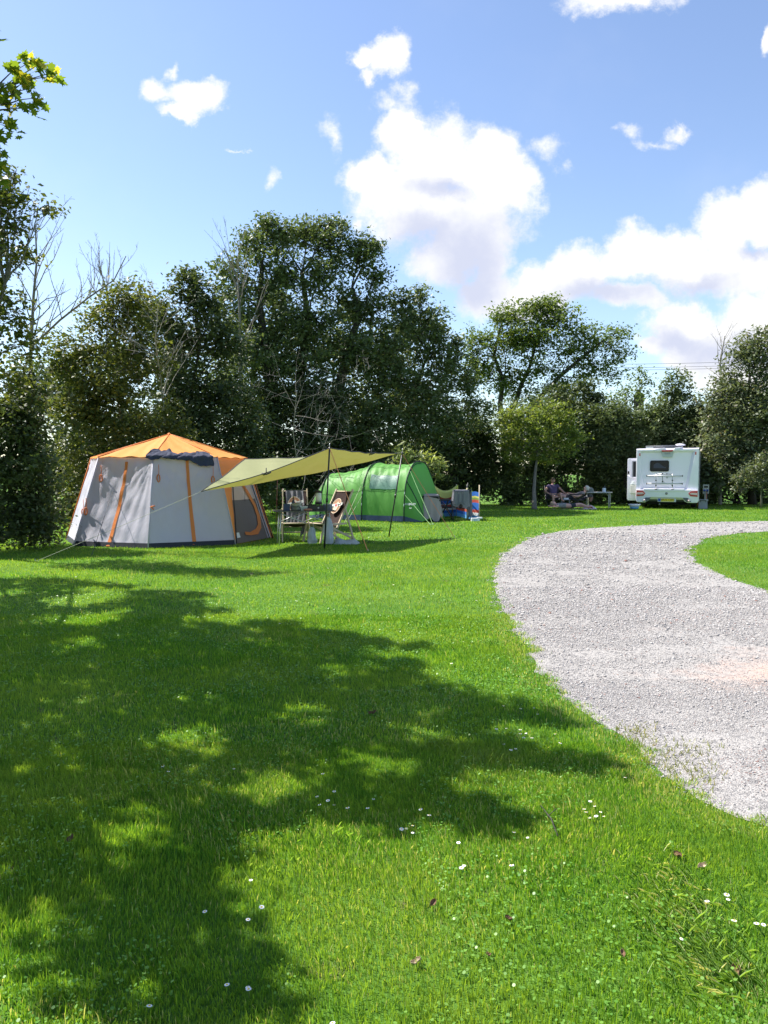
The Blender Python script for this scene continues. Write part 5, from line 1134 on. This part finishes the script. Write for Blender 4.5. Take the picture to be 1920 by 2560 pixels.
# ------------------------------------------------------------------ white table and the sunbathers
def px_at(px, d, z=0): p = P(px, 1200, d); p[2] = z; return p
ta = px_at(1497, 31.9)
def trestle():
    root = thing('folding_table', 'pale grey folding table at the hedge left of the motorhome', 'table', ta, -rad(24))
    w_ = .52; MB().box((0, 0, .655), (w_ * 2, .55, .045)).build('tabletop', mat('table_grey_white', (.42, .42, .40), .5), root, bevel=.012)
    for x in (-.44, .44):
        for y in (-.2, .2): MB().tube([(x, y, .64), (x, y, 0)], .02, 8).build('leg', M_post, root, True)
        MB().tube([(x, -.2, .12), (x, .2, .12)], .014, 6).build('crossbar', M_post, root, True); MB().tube([(x, 0, .45), (x * .7, 0, .63)], .012, 6).build('brace', M_post, root, True)
trestle()
c_, s_ = math.cos(-rad(24)), math.sin(-rad(24))
def ontr(x, y, z=.68): return (ta[0] + x * c_ - y * s_, ta[1] + x * s_ + y * c_, z)
item('drink_carton', 'small pale blue and white carton with a dark cap on the pale table', 'carton', ontr(.22, 0), [('carton_body', MB().box((0, 0, .08), (.11, .09, .16)), mat('carton_blue_white', (.55, .62, .72), .5), False), ('spout', MB().lathe([(.02, .16), (.02, .22), (.012, .235)], (.02, 0, 0), 12), M_navybox, True)], .3)
F_hoodie = cloth('jacket_heather', (.17, .19, .18), .1, .9, .7, 16); F_pink = cloth('lining_pink', (.50, .26, .24), .2, .9, .5, 16)
jk = thing('bundled_jacket', 'grey jacket with pink lining bundled over the left end of the pale table', 'jacket', ontr(-.36, -.06, .68))
MB().lathe([(.001, .19), (.09, .18), (.16, .12), (.19, .04), (.17, -.02), (.12, -.10), (.08, -.18), (.05, -.24)], n=22, sx=1.0, sy=.7).build('hood', F_hoodie, jk, True)
MB().lathe([(.06, -.12), (.10, -.20), (.09, -.30), (.05, -.38), (.02, -.42)], (.04, -.04, 0), 16, sy=.7).build('lining', F_pink, jk, True)
st = px_at(1415, 31.6)
item('side_table', 'little white topped side table between the two sunbathers', 'side table', st, [('tabletop', MB().box((0, 0, .37), (.36, .30, .02)), M_greyp, False)] + [('leg', MB().tube([(x, y, .37), (x * 1.05, y * 1.05, 0)], .01, 6), M_greyp, True) for x in (-.15, .15) for y in (-.12, .12)], -.3)
item('sandwich_box', 'low white box on the little side table', 'box', tuple(st + [0.02, 0, .381]), [('box_body', MB().box((0, 0, .025), (.20, .14, .05)), M_white, False), ('lid', MB().box((0, 0, .057), (.21, .15, .012)), M_white, False)], -.3)
item('mug', 'small brown mug standing behind the white box on the side table', 'mug', tuple(st + [.0, .09, .381]), [('mug_body', MB().lathe([(.001, 0), (.035, 0), (.038, .09), (.033, .09)]), mat('mug_brown', (.30, .22, .17), .5), True), ('handle', MB().tube([(.036, 0, .07), (.06, 0, .06), (.06, 0, .03), (.036, 0, .02)], .006, 5), mat('mug_brown2', (.30, .22, .17), .5), True)])

def reclining_chair(lab, loc, rz, back=.9, seat=.38, foot=.5, ang=40):
    """folding recliner: black frame, grey fabric"""
    root = thing('recliner_chair', lab, 'recliner', loc, rz); a = rad(ang); B_ = np.array([0, .22, seat]); Tp = B_ + np.array([0, math.sin(a), math.cos(a)]) * back; Fr = np.array([0, -.28, seat + .03])
    for s in (-.29, .29):
        X = np.array([s, 0, 0]); MB().tube([X + Tp, X + B_, X + Fr], .014, 6).build('side_rail', M_black, root, True)
        MB().tube([X + [0, -.34, 0], X + [0, .30, .58]], .013, 6).build('leg', M_black, root, True); MB().tube([X + [0, .34, 0], X + [0, -.24, .55]], .013, 6).build('leg', M_black, root, True)
        MB().tube([X + [0, -.28, .58], X + [0, .30, .60]], .02, 6).build('armrest', M_black, root, True)
    def f(u, v):
        p = lerp(Tp, B_, v / .6) if v < .6 else lerp(B_, Fr, (v - .6) / .4); return (-.27 + .54 * u, p[1] + .02 * math.sin(PI * u), p[2] - .03 * math.sin(PI * u))
    MB().grid(f, 8, 20, .01).build('sling', cloth('recliner_fabric_' + str(ang), (.05, .055, .08), .1, .8, .4, 14), root, True)
    MB().tube([(-.2, Tp[1] - .03, Tp[2] - .06), (.2, Tp[1] - .03, Tp[2] - .06)], .05, 10).build('head_pillow', F_slate, root, True)
    return root

def skin_obj(name, chains, m, parent, sub=2, root_first=True):
    """chains: list of lists of (x,y,z,r); points given the same position are merged to one vertex"""
    vs = []; rs = []; es = []; key = {}
    def vid(p):
        k = tuple(round(c, 4) for c in p[:3])
        if k not in key: key[k] = len(vs); vs.append(k); rs.append(p[3])
        return key[k]
    for ch in chains:
        pr = None
        for p in ch:
            i = vid(p)
            if pr is not None and pr != i: es.append((pr, i))
            pr = i
    me = bpy.data.meshes.new(name); me.from_pydata(vs, es, []); o = link(name, me, None, parent)
    md = o.modifiers.new('skin', 'SKIN'); me.skin_vertices or None
    if not me.skin_vertices: 
        import bmesh as _b
        b = _b.new(); b.from_mesh(me); b.verts.layers.skin.verify(); b.to_mesh(me); b.free()
    for i, sv in enumerate(me.skin_vertices[0].data):
        q = rs[i]; sv.radius = q if hasattr(q, '__len__') else (q, q); sv.use_root = (i == 0)
    md.use_smooth_shade = True; s_m = o.modifiers.new('sub', 'SUBSURF'); s_m.levels = sub; s_m.render_levels = sub
    dg = bpy.context.evaluated_depsgraph_get(); me2 = bpy.data.meshes.new_from_object(o.evaluated_get(dg)); me2.name = name
    o.modifiers.clear(); o.data = me2; me2.materials.clear(); me2.materials.append(m); me2.shade_smooth(); bpy.data.meshes.remove(me); return o
def V3(*a): return np.array(a, float)
def person(lab, loc, rz, J, skin, top, bottom, hair, hairlen=.08, topmat=None, shoes=None):
    """J: joints in metres; body is one skinned surface, hair and clothes are children"""
    root = thing('person', lab, 'person', loc, rz)
    pel, chest, neck, head = map(np.array, (J['pelvis'], J['chest'], J['neck'], J['head']))
    t = lambda p, r: (p[0], p[1], p[2], r)
    bel = (pel + chest) / 2
    ch = [[t(pel, (.15, .11)), t(bel, (.135, .10)), t(chest, (.155, .105)), t(neck, .052), t(lerp(neck, head, .45), .05)]]
    for sd in ('l', 'r'):
        S, E_, H_ = J['sh' + sd], J['el' + sd], J['ha' + sd]; E_, H_, S = map(np.array, (E_, H_, S))
        f = H_ - E_; f /= np.linalg.norm(f); ch.append([t(chest, (.155, .105)), t(S, .058), t(E_, .042), t(H_, .028), t(H_ + f * .05, (.036, .018))])
        side = np.cross(f, [0, 0, 1.]); side /= np.linalg.norm(side) + 1e-9
        for k, L in enumerate((.075, .085, .08, .065)):
            b = H_ + f * .07 + side * (k - 1.5) * .019; ch.append([t(H_ + f * .05, (.036, .018)), t(b, .009), t(b + f * L * .55 - [0, 0, .008], .008), t(b + f * L - [0, 0, .026], .0065)])
        b = H_ + f * .03 + side * .04; ch.append([t(H_ + f * .05, (.036, .018)), t(b + side * .004, .010), t(b + f * .04 + side * .018 - [0, 0, .01], .008)])
        hp_, kn, an, to = map(np.array, (J['hi' + sd], J['kn' + sd], J['an' + sd], J['to' + sd]))
        ch.append([t(pel, (.15, .11)), t(hp_, .088), t(lerp(hp_, kn, .5), .075), t(kn, .055), t(lerp(kn, an, .35), .055), t(an, .034), t(lerp(an, to, .5), .036), t(to, .024)])
    body = skin_obj('body', ch, skin, root)
    # head with face, shaped as one lathe-like grid: brow, nose, chin
    up = head - neck; up /= np.linalg.norm(up); fw = np.array(J['face'], float); fw -= up * fw.dot(up); fw /= np.linalg.norm(fw); sx = np.cross(up, fw) * -1
    hd = MB()
    def hf(u, v):
        a = 2 * PI * u; b = PI * (v - .5); cz = math.sin(b); cr = math.cos(b); x, y, z = cr * math.sin(a), cr * math.cos(a), cz
        y2 = y * .098; x2 = x * .076 * (1 - .18 * max(0, -z)); z2 = z * .118
        if y > 0: y2 += .016 * math.exp(-(x / .16) ** 2 - ((z + .08) / .22) ** 2) - .010 * math.exp(-((abs(x) - .38) / .2) ** 2 - ((z - .12) / .14) ** 2) + .008 * math.exp(-(x / .4) ** 2 - ((z + .72) / .2) ** 2) + .005 * math.exp(-(x / .25) ** 2 - ((z + .42) / .08) ** 2)
        return head + sx * x2 + fw * y2 + up * z2
    hd.grid(hf, 36, 26)
    for s in (-1, 1): hd.lathe([(.001, -.03), (.016, -.02), (.02, .01), (.012, .03), (.001, .032)], tuple(head + sx * s * .076 - up * .005), 8, sx=.6)
    hb = hd.build('head', skin, body, True)
    for s in (-1, 1):
        e = MB().lathe([(.001, -.008), (.008, -.005), (.010, 0), (.008, .005), (.001, .008)], tuple(head + sx * s * .030 + fw * .088 + up * .014), 8); e.build('eye', M_ink, body, True)
    mo = MB().tube([head + sx * q + fw * (.096 - abs(q) * .25) - up * .052 for q in (-.022, 0, .022)], .0045, 5); mo.build('mouth', M_lipm, body, True)
    # hair cap
    def hr(u, v):
        a = 2 * PI * u; b = PI * (.5 - v * .62); cz = math.sin(b); cr = math.cos(b); x, y, z = cr * math.sin(a), cr * math.cos(a), cz
        if y > 0 and z < .42: y *= .78; x *= .98; 
        k = 1.10 + .035 * math.sin(9 * a + 4 * v)
        return head + sx * x * .078 * k + fw * (y * .098 * k - .012) + up * z * .120 * k
    MB().grid(hr, 30, 12).build('hair', hair, root, True)
    # clothing follows the trunk and upper limbs
    def grow(chs, m, nm): return skin_obj(nm, chs, m, root)
    if top:
        g_ = .012; c2 = [[t(lerp(pel, bel, .2), (.15 + g_, .115 + g_)), t(bel, (.145 + g_, .105 + g_)), t(chest, (.16 + g_, .11 + g_)), t(lerp(chest, neck, .75), .075)]]
        for sd in ('l', 'r'):
            S, E_ = np.array(J['sh' + sd]), np.array(J['el' + sd]); c2.append([t(chest, (.16 + g_, .11 + g_)), t(S, .068), t(lerp(S, E_, .45), .062)])
        grow(c2, top, 'top')
    if bottom:
        c3 = [[t(lerp(pel, bel, .35), (.15, .118)), t(pel, (.165, .125))]]
        for sd in ('l', 'r'):
            hp_, kn = np.array(J['hi' + sd]), np.array(J['kn' + sd]); c3.append([t(pel, (.165, .125)), t(hp_, .102), t(lerp(hp_, kn, .62), .088)])
        grow(c3, bottom, 'shorts')
    if shoes is not None:
        for sd in ('l', 'r'):
            an, to = np.array(J['an' + sd]), np.array(J['to' + sd]); MB().tube([lerp(an, to, -.15) - [0, 0, .005], lerp(an, to, .4), lerp(an, to, 1.1)], [.045, .05, .036], 10).build('sandal', shoes, root, True)
    return root
SK1 = mat('skin_tanned', (.46, .26, .19), .55, var=.06); SK2 = mat('skin_pink', (.62, .36, .30), .55, var=.06)
M_lipm = mat('lips', (.38, .14, .12), .5); H1 = mat('hair_brown', (.13, .08, .05), .7, var=.4, vscale=30); H2 = mat('hair_white', (.55, .52, .48), .7, var=.3, vscale=30); H3 = mat('hair_fair', (.35, .26, .17), .7, var=.3, vscale=30)
C_purple = cloth('top_purple', (.10, .075, .15), .1, .85, .5, 18); C_short = cloth('shorts_grey', (.16, .17, .19), .1, .85, .5, 18); C_taupe = cloth('shirt_taupe', (.33, .27, .25), .1, .85, .5, 18); C_dk = cloth('shorts_dark', (.04, .045, .06), .05, .85, .5, 18); C_pat = cloth('top_pale_grey', (.26, .26, .25), .1, .85, .5, 18)
# seated person facing the camera, one foot raised on the other knee
s1 = px_at(1386, 31.9); rz1 = rad(2)
reclining_chair('dark folding recliner holding the person in the purple top', s1 + [0, .05, 0], rz1, back=.62, seat=.36, ang=22)
person('person in a purple top sitting in a folding chair with one foot up', s1, rz1, dict(pelvis=(0, .12, .50), chest=(0, .26, .82), neck=(0, .29, 1.0), head=(.01, .24, 1.14), face=(0, -1, -.15),
    shl=(-.18, .25, .93), ell=(-.36, .10, .70), hal=(-.26, -.12, .62), shr=(.18, .25, .93), elr=(.36, .10, .72), har=(.44, -.16, .60),
    hil=(-.09, .08, .47), knl=(-.15, -.38, .56), anl=(-.13, -.42, .12), tol=(-.14, -.58, .06), hir=(.09, .08, .47), knr=(.15, -.38, .62), anr=(.20, -.50, .34), tor=(.24, -.66, .32)), SK1, C_purple, C_short, H1, shoes=None)
# person lying back in a low recliner, head to the right
s2 = px_at(1431, 31.8); rz2 = rad(-90)
reclining_chair('black low recliner under the person lying back beside the pale table', s2 + [.12, 0, 0], rz2, back=.50, seat=.34, ang=62)
person('person in a taupe shirt lying back in a recliner with head towards the pale table', s2, rz2, dict(pelvis=(0, -.02, .46), chest=(0, .36, .58), neck=(0, .52, .68), head=(0, .58, .82), face=(0, -.6, .7),
    shl=(-.18, .42, .63), ell=(-.30, .16, .56), hal=(-.20, -.06, .62), shr=(.18, .42, .63), elr=(.30, .16, .50), har=(.24, -.10, .56),
    hil=(-.09, -.08, .46), knl=(-.10, -.46, .60), anl=(-.10, -.82, .46), tol=(-.10, -.92, .56), hir=(.09, -.08, .46), knr=(.10, -.48, .54), anr=(.10, -.86, .42), tor=(.10, -.96, .52)), SK2, C_taupe, C_dk, H2, shoes=M_rub)
# person lying on the ground on a mat
s3 = px_at(1419, 31.0); o = MB().grid(lambda u, v: (-.62 + 1.3 * u, -.28 + .56 * v, .012 + .006 * math.sin(u * 20)), 20, 4, .01).build('picnic_mat', cloth('mat_straw', (.52, .47, .36), 0, .9, .4, 16), None, True); o.location = tuple(s3); tag(o, 'pale straw mat on the grass beneath the lying sunbather', 'mat')
person('person in a pale grey top lying flat on a mat on the grass', s3 + [0, 0, .02], rad(90), dict(pelvis=(0, -.06, .13), chest=(0, .34, .14), neck=(0, .48, .16), head=(0, .56, .20), face=(0, .2, 1),
    shl=(-.18, .38, .13), ell=(-.30, .52, .10), hal=(-.12, .66, .10), shr=(.18, .38, .13), elr=(.32, .52, .10), har=(.14, .66, .12),
    hil=(-.09, -.12, .12), knl=(-.12, -.48, .20), anl=(-.12, -.86, .07), tol=(-.13, -.94, .14), hir=(.09, -.12, .12), knr=(.12, -.48, .12), anr=(.12, -.90, .07), tor=(.13, -.98, .14)), SK2, C_pat, C_dk, H3)
s4 = px_at(1475, 31.0)
o = MB().grid(lambda u, v: (-.27 + .54 * u, -.15 + .3 * v, .01 + .13 * (max(0, math.sin(PI * u) * math.sin(PI * v)) ** .6) * (1 + .25 * math.sin(u * 9 + v * 5)) + .018 * math.sin(u * 17 + v * 13)), 30, 20).build('crumpled_towel', cloth('towel_pink_white', (.75, .62, .62), .2, .95, .8, 12), None, True); o.location = tuple(s4); tag(o, 'crumpled pink and white towel on the grass in front of the pale table', 'towel')
MB().grid(lambda u, v: (-.12 + .22 * u, -.16 + .2 * v, .03 + .115 * (max(0, math.sin(PI * (u * .8 + .1)) * math.sin(PI * (v * .6 + .2)))) + .018 * math.sin(u * 17 + v * 13)), 12, 10, .01).build('red_fold', cloth('towel_red', (.55, .12, .10), .2, .95, .8, 12), o, True)
# ------------------------------------------------------------------ house behind the hedge, wires
M_slate = mat('roof_slate', (.05, .05, .055), .7, var=.3, vscale=5, bump=.5, bscale=8); M_brick = mat('chimney_brick', (.05, .035, .03), .85, var=.3, vscale=14, bump=.4, bscale=12)
def house():
    d = 50; c = P(1545, 1180, d) * [1, 1, 0]; root = thing('house', 'dark roofed house with a brick chimney hidden behind the hedge', 'house', c, -rad(17)); q = d / FPX
    ridge = P(1560, 1022, d)[2]; eave = P(1500, 1085, d)[2]
    MB().box((0, 3, eave / 2), (4.2, 5.6, eave)).build('wall', M_brick, root)
    MB().prism([(-2.4, eave - .1), (0, ridge), (2.4, eave - .1), (2.4, eave - .3), (0, ridge - .22), (-2.4, eave - .3)], lambda x, z: (x, -.1, z), lambda x, z: (x, 6.2, z)).build('roof', M_slate, root)
    ch = MB().box((1.25, 2.2, ridge + .1), (.62, .6, 1.9)).box((1.25, 2.2, ridge + 1.0), (.70, .68, .16)); o = ch.build('chimney', M_brick, root)
    MB().lathe([(.12, 0), (.14, .05), (.10, .3), (.12, .34)], (1.25, 2.2, ridge + 1.08), 12).build('chimney_pot', M_brick, o, True)
    MB().add([(-2.02, 0.19, eave - .25), (2.02, .19, eave - .25), (0, .19, ridge - .25)], [(0, 1, 2)]).build('gable', M_brick, root)
    w_ = MB().box((-.6, .19, eave * .6), (.9, .08, 1.1)).build('window', M_white, root); MB().box((-.6, .14, eave * .6), (.78, .03, .98)).build('pane', M_dglass, w_)
house()
for k, (ya, yb) in enumerate(((903, 893), (911, 903), (917, 909))):
    a = P(1200, ya + 4, 90); b = P(2150, yb - 4, 90); m = MB().tube([lerp(a, b, t) - [0, 0, .5 * 4 * t * (1 - t)] for t in np.linspace(0, 1, 20)], .022, 4)
    o = m.build('overhead_cable', M_rope_d, None); tag(o, ('topmost', 'middle', 'lowest')[k] + ' of the three thin overhead cables crossing the cloud behind the ash', 'cable', 'overhead cables')

# ------------------------------------------------------------------ daisies, fallen leaves, twig
M_petal = mat('daisy_petal', (.80, .80, .80), .6, var=.04); M_eye = mat('daisy_eye', (.70, .50, .04), .7); M_stalk = mat('daisy_stalk', (.10, .20, .03), .6)
def make_daisy():
    root = thing('daisy', 'x', 'daisy', (0, 0, 0), 0, 'daisies'); n_ = 15; m = MB()
    for k in range(n_):
        a = 2 * PI * k / n_; c, s = math.cos(a), math.sin(a); h = .0022
        f = lambda rr, t, z: (rr * c - t * s, rr * s + t * c, z)
        m.add([f(.003, -.0012, .050), f(.008, -h, .0512), f(.0125, 0, .0505), f(.008, h, .0512), f(.003, .0012, .050)], [(0, 1, 2, 3, 4)])
    m.build('petals', M_petal, root); MB().lathe([(.0045, .0495), (.0042, .0525), (.002, .054), (.0003, .0545)], n=10).build('flower_eye', M_eye, root, True); MB().tube([(.004, 0, 0), (.001, 0, .03), (0, 0, .05)], .0011, 4).build('stalk', M_stalk, root); return root
D0 = make_daisy(); first = True
K = 1.0
DG = [('daisy among the cluster in the sunlit patch beside the gravel bend', 'daisies by the gravel bend', [(1268,1812),(1300,1822),(1318,1826),(1300,1834),(1308,1838),(1330,1838),(1262,1852),(1275,1870),(1290,1866),(1395,1852),(1345,1780),(1262,1758),(1300,1768),(1335,1760),(1390,1828),(1240,1820)]),
      ('daisy in the dense white cluster on the lawn under the gravel edge', 'daisies in the cluster below the gravel edge', [(1462,2012),(1475,2000),(1490,2006),(1478,2030),(1500,2018),(1512,2028),(1466,2022),(1495,2035)]),
      ('daisy growing where the tree shadow meets the sun in mid lawn', 'daisies along the middle shadow edge', [(797,1982),(822,1998),(836,2003),(873,2014),(921,2018),(932,1985),(836,1972),(808,1930),(802,2004),(1003,2062),(1016,2058),(1029,2059),(1031,2073),(1056,2020),(1073,2037),(1148,2095),(1160,2152),(1158,2165),(1284,2075),(1322,2080),(1283,2160)]),
      ('daisy in the shade near the lower left shadow', 'daisies in the lower left shade', [(628,2188),(652,2256),(618,2288),(515,2268),(620,2452),(622,2470),(570,2456),(418,1926),(412,1910),(584,1916),(368,2508)]),
      ('daisy in the sunlit grass at the lower right corner', 'daisies at the lower right', [(1772,2245),(1816,2227),(1820,2240),(1836,2302),(1895,2306),(1908,2303),(1562,1935),(835,2552),(1700,2330)]),
      ('tiny daisy in the sunny lawn between the tents and the gravel', 'daisies in the sunny lawn', [(628,1436),(760,1480),(903,1530),(985,1462),(1150,1420),(1060,1490),(880,1400),(540,1470),(700,1560),(1100,1560),(1160,1600),(1190,1500),(620,1500),(960,1380),(1060,1385),(1160,1370),(870,1450),(330,1448),(190,1440),(1010,1600),(1130,1660),(820,1420)])]
rd = random.Random(4)
for lab, grp, pts in DG:
    for (px, py) in pts:
        o = D0 if first else copy_thing(D0); first = False; p = G(px, py, .045); o.location = (float(p[0]), float(p[1]), rd.uniform(-.008, .004)); s = rd.uniform(.55, .85) * (1.15 if py < 1700 else 1)
        o.scale = (s, s, min(s, 1.1)); o.rotation_euler = (rd.uniform(-.25, .1), rd.uniform(-.2, .2), rd.uniform(0, 6)); o['label'] = lab; o['group'] = grp
M_dry = mat('dry_leaf', (.16, .09, .05), .8, var=.4, vscale=30); M_dry2 = mat('dry_leaf_pale', (.42, .33, .22), .8, var=.3, vscale=30)
def curl(px, py, L, m, lab, rz, seed):
    L *= .72
    rr = random.Random(seed); a = rr.uniform(0, 6)
    o = MB().grid(lambda u, v: ((u - .5) * L, (v - .5) * L * .55 * math.sin(PI * min(.96, max(.04, u))) ** .6, .018 + L * (.28 * (2 * v - 1) ** 2 + .22 * (u - .4) ** 2 * 2) + L * .05 * math.sin(u * 12 + a)), 12, 8, .0008).build('dry_leaf', m, None, True)
    o.location = tuple(G(px, py)); o.rotation_euler = (rr.uniform(-.4, .4), rr.uniform(-.4, .4), rz); tag(o, lab, 'dry leaf')
for k, a in enumerate([(930,1792,.07,M_dry,'brown curled leaf in the shade right in mid lawn',.5),(178,2110,.055,M_dry,'brown curled leaf in the dark shade at the lower left',1.2),(1700,2150,.055,M_dry,'dark curled leaf in the sunny grass below the gravel',2.0),(1752,2176,.05,M_dry2,'pale torn dry leaf in the grass right of the dark curled leaf',.3),
        (1848,2446,.06,M_dry,'long brown leaf standing in the grass at the lower right corner',1.3),(1080,2268,.045,M_dry,'small brown leaf in bright grass at the lower middle',.9),(1272,2312,.04,M_dry,'brown scrap of leaf in the bright grass below mid frame',2.6),(1047,2418,.045,M_dry2,'pale dry leaf near the bottom edge of the lawn',.2),
        (628,1438,.07,M_dry2,'pale fallen leaf on the sunny lawn below the orange tent',.4),(1218,2405,.035,M_dry,'dark small leaf low in the bright grass right of the pale one',1.9),(1555,2398,.035,M_dry,'dark narrow leaf tip in the grass near the lower right',1.5)]): curl(*a, 50 + k)
a, b = G(1352, 2042), G(1394, 2108); tw = MB().tube([a + [0, 0, .05], lerp(a, b, .5) + [.01, 0, .045], b + [0, 0, .03]], [.002, .003, .0035], 5).tube([lerp(a, b, .4) + [0, 0, .045], lerp(a, b, .3) + [.05, .02, .06]], .0018, 4); o = tw.build('twig', B_dark, None, True); tag(o, 'thin bare twig lying across the grass near the shadow tip', 'twig')
# seeding weeds on the gravel and the broad leaved weeds in the lawn
def weeds():
    r = np.random.default_rng(61); C = []
    for (px, py, rx, ry, n_) in ((1600,1850,60,26,110),(1660,1900,80,34,120),(1560,1830,50,14,60),(1740,1880,60,22,50),(1690,1930,80,26,80),(1760,1950,60,30,60)):
        pts = [G(px + r.normal(0, rx * .55), py + r.normal(0, ry * .6)) for _ in range(n_)]; C += pts
    C = np.array(C); m = len(C); h = r.uniform(.010, .032, m); a = r.uniform(0, 6.3, m); w_ = .003; d = r.uniform(0, 6.3, m); le = r.uniform(.3, 1.1, m)
    ax = np.stack([np.cos(a) * w_, np.sin(a) * w_, 0 * a], 1); tp = C + np.stack([np.cos(d) * np.sin(le) * h, np.sin(d) * np.sin(le) * h, np.cos(le) * h + .01], 1); b0 = C + [0, 0, .004]
    return np_mesh('weeds', np.stack([b0 - ax, b0 + ax, tp + ax * .4, tp - ax * .4], 1).reshape(-1, 3), 4, np.clip(r.normal(.6, .3, m), 0, 1))
o = link('gravel_weeds', weeds(), blade_mat('weed_green', (.08, .13, .02), (.20, .25, .06), (.3, .26, .12))); tag(o, 'sparse weeds sprouting through the gravel edge', 'weeds', kind='stuff')
def tufts():
    r = np.random.default_rng(62); V = []; T_ = []
    for (px, py, rx, ry, n_, L, tn, ang) in ((1730,2330,110,110,900,.075,1.0,2.2),(1640,2210,90,70,420,.07,1.0,2.3),(1790,2430,80,80,500,.08,1.0,2.1),(1820,2330,110,90,400,.07,.6,2.2),(1850,2480,60,50,200,.10,1.0,2.3),(860,2105,60,34,120,.07,.6,1.4),(730,1945,70,24,120,.06,.6,1.4),(1230,1900,60,16,260,.08,.6,1.5),(1100,1870,80,16,260,.07,.6,1.5),(700,2180,80,30,120,.06,.5,1.6)):
        for _ in range(n_ // 2):
            p = G(px + r.normal(0, rx * .6), py + r.normal(0, ry * .6)); l = L * r.uniform(.4, 1.1); a = ang + r.normal(0, .8) if tn == 1.0 else r.uniform(0, 6.3); e = r.uniform(.2, .7) if tn == 1 else r.uniform(.7, 1.4)
            t = np.array([math.cos(a) * math.cos(e), math.sin(a) * math.cos(e), math.sin(e)]); w_ = np.array([-math.sin(a), math.cos(a), 0]) * .0012
            p1 = p + t * l * .55 + [0, 0, .004]; p2 = p + t * l - [0, 0, l * .12]
            V += [p - w_, p + w_, p1 + w_ * .9, p2, p1 - w_ * .9]; T_.append(tn if r.random() < .12 else r.uniform(.2, .8))
    return np_mesh('tuft', np.array(V), 5, np.array(T_))
o = link('grass_tufts', tufts(), blade_mat('tuft_grass', (0.10, 0.27, 0.035), (0.24, 0.40, 0.09), (0.60, 0.62, 0.36))); tag(o, 'longer wispy grass tufts, some straw coloured', 'grass', kind='stuff')
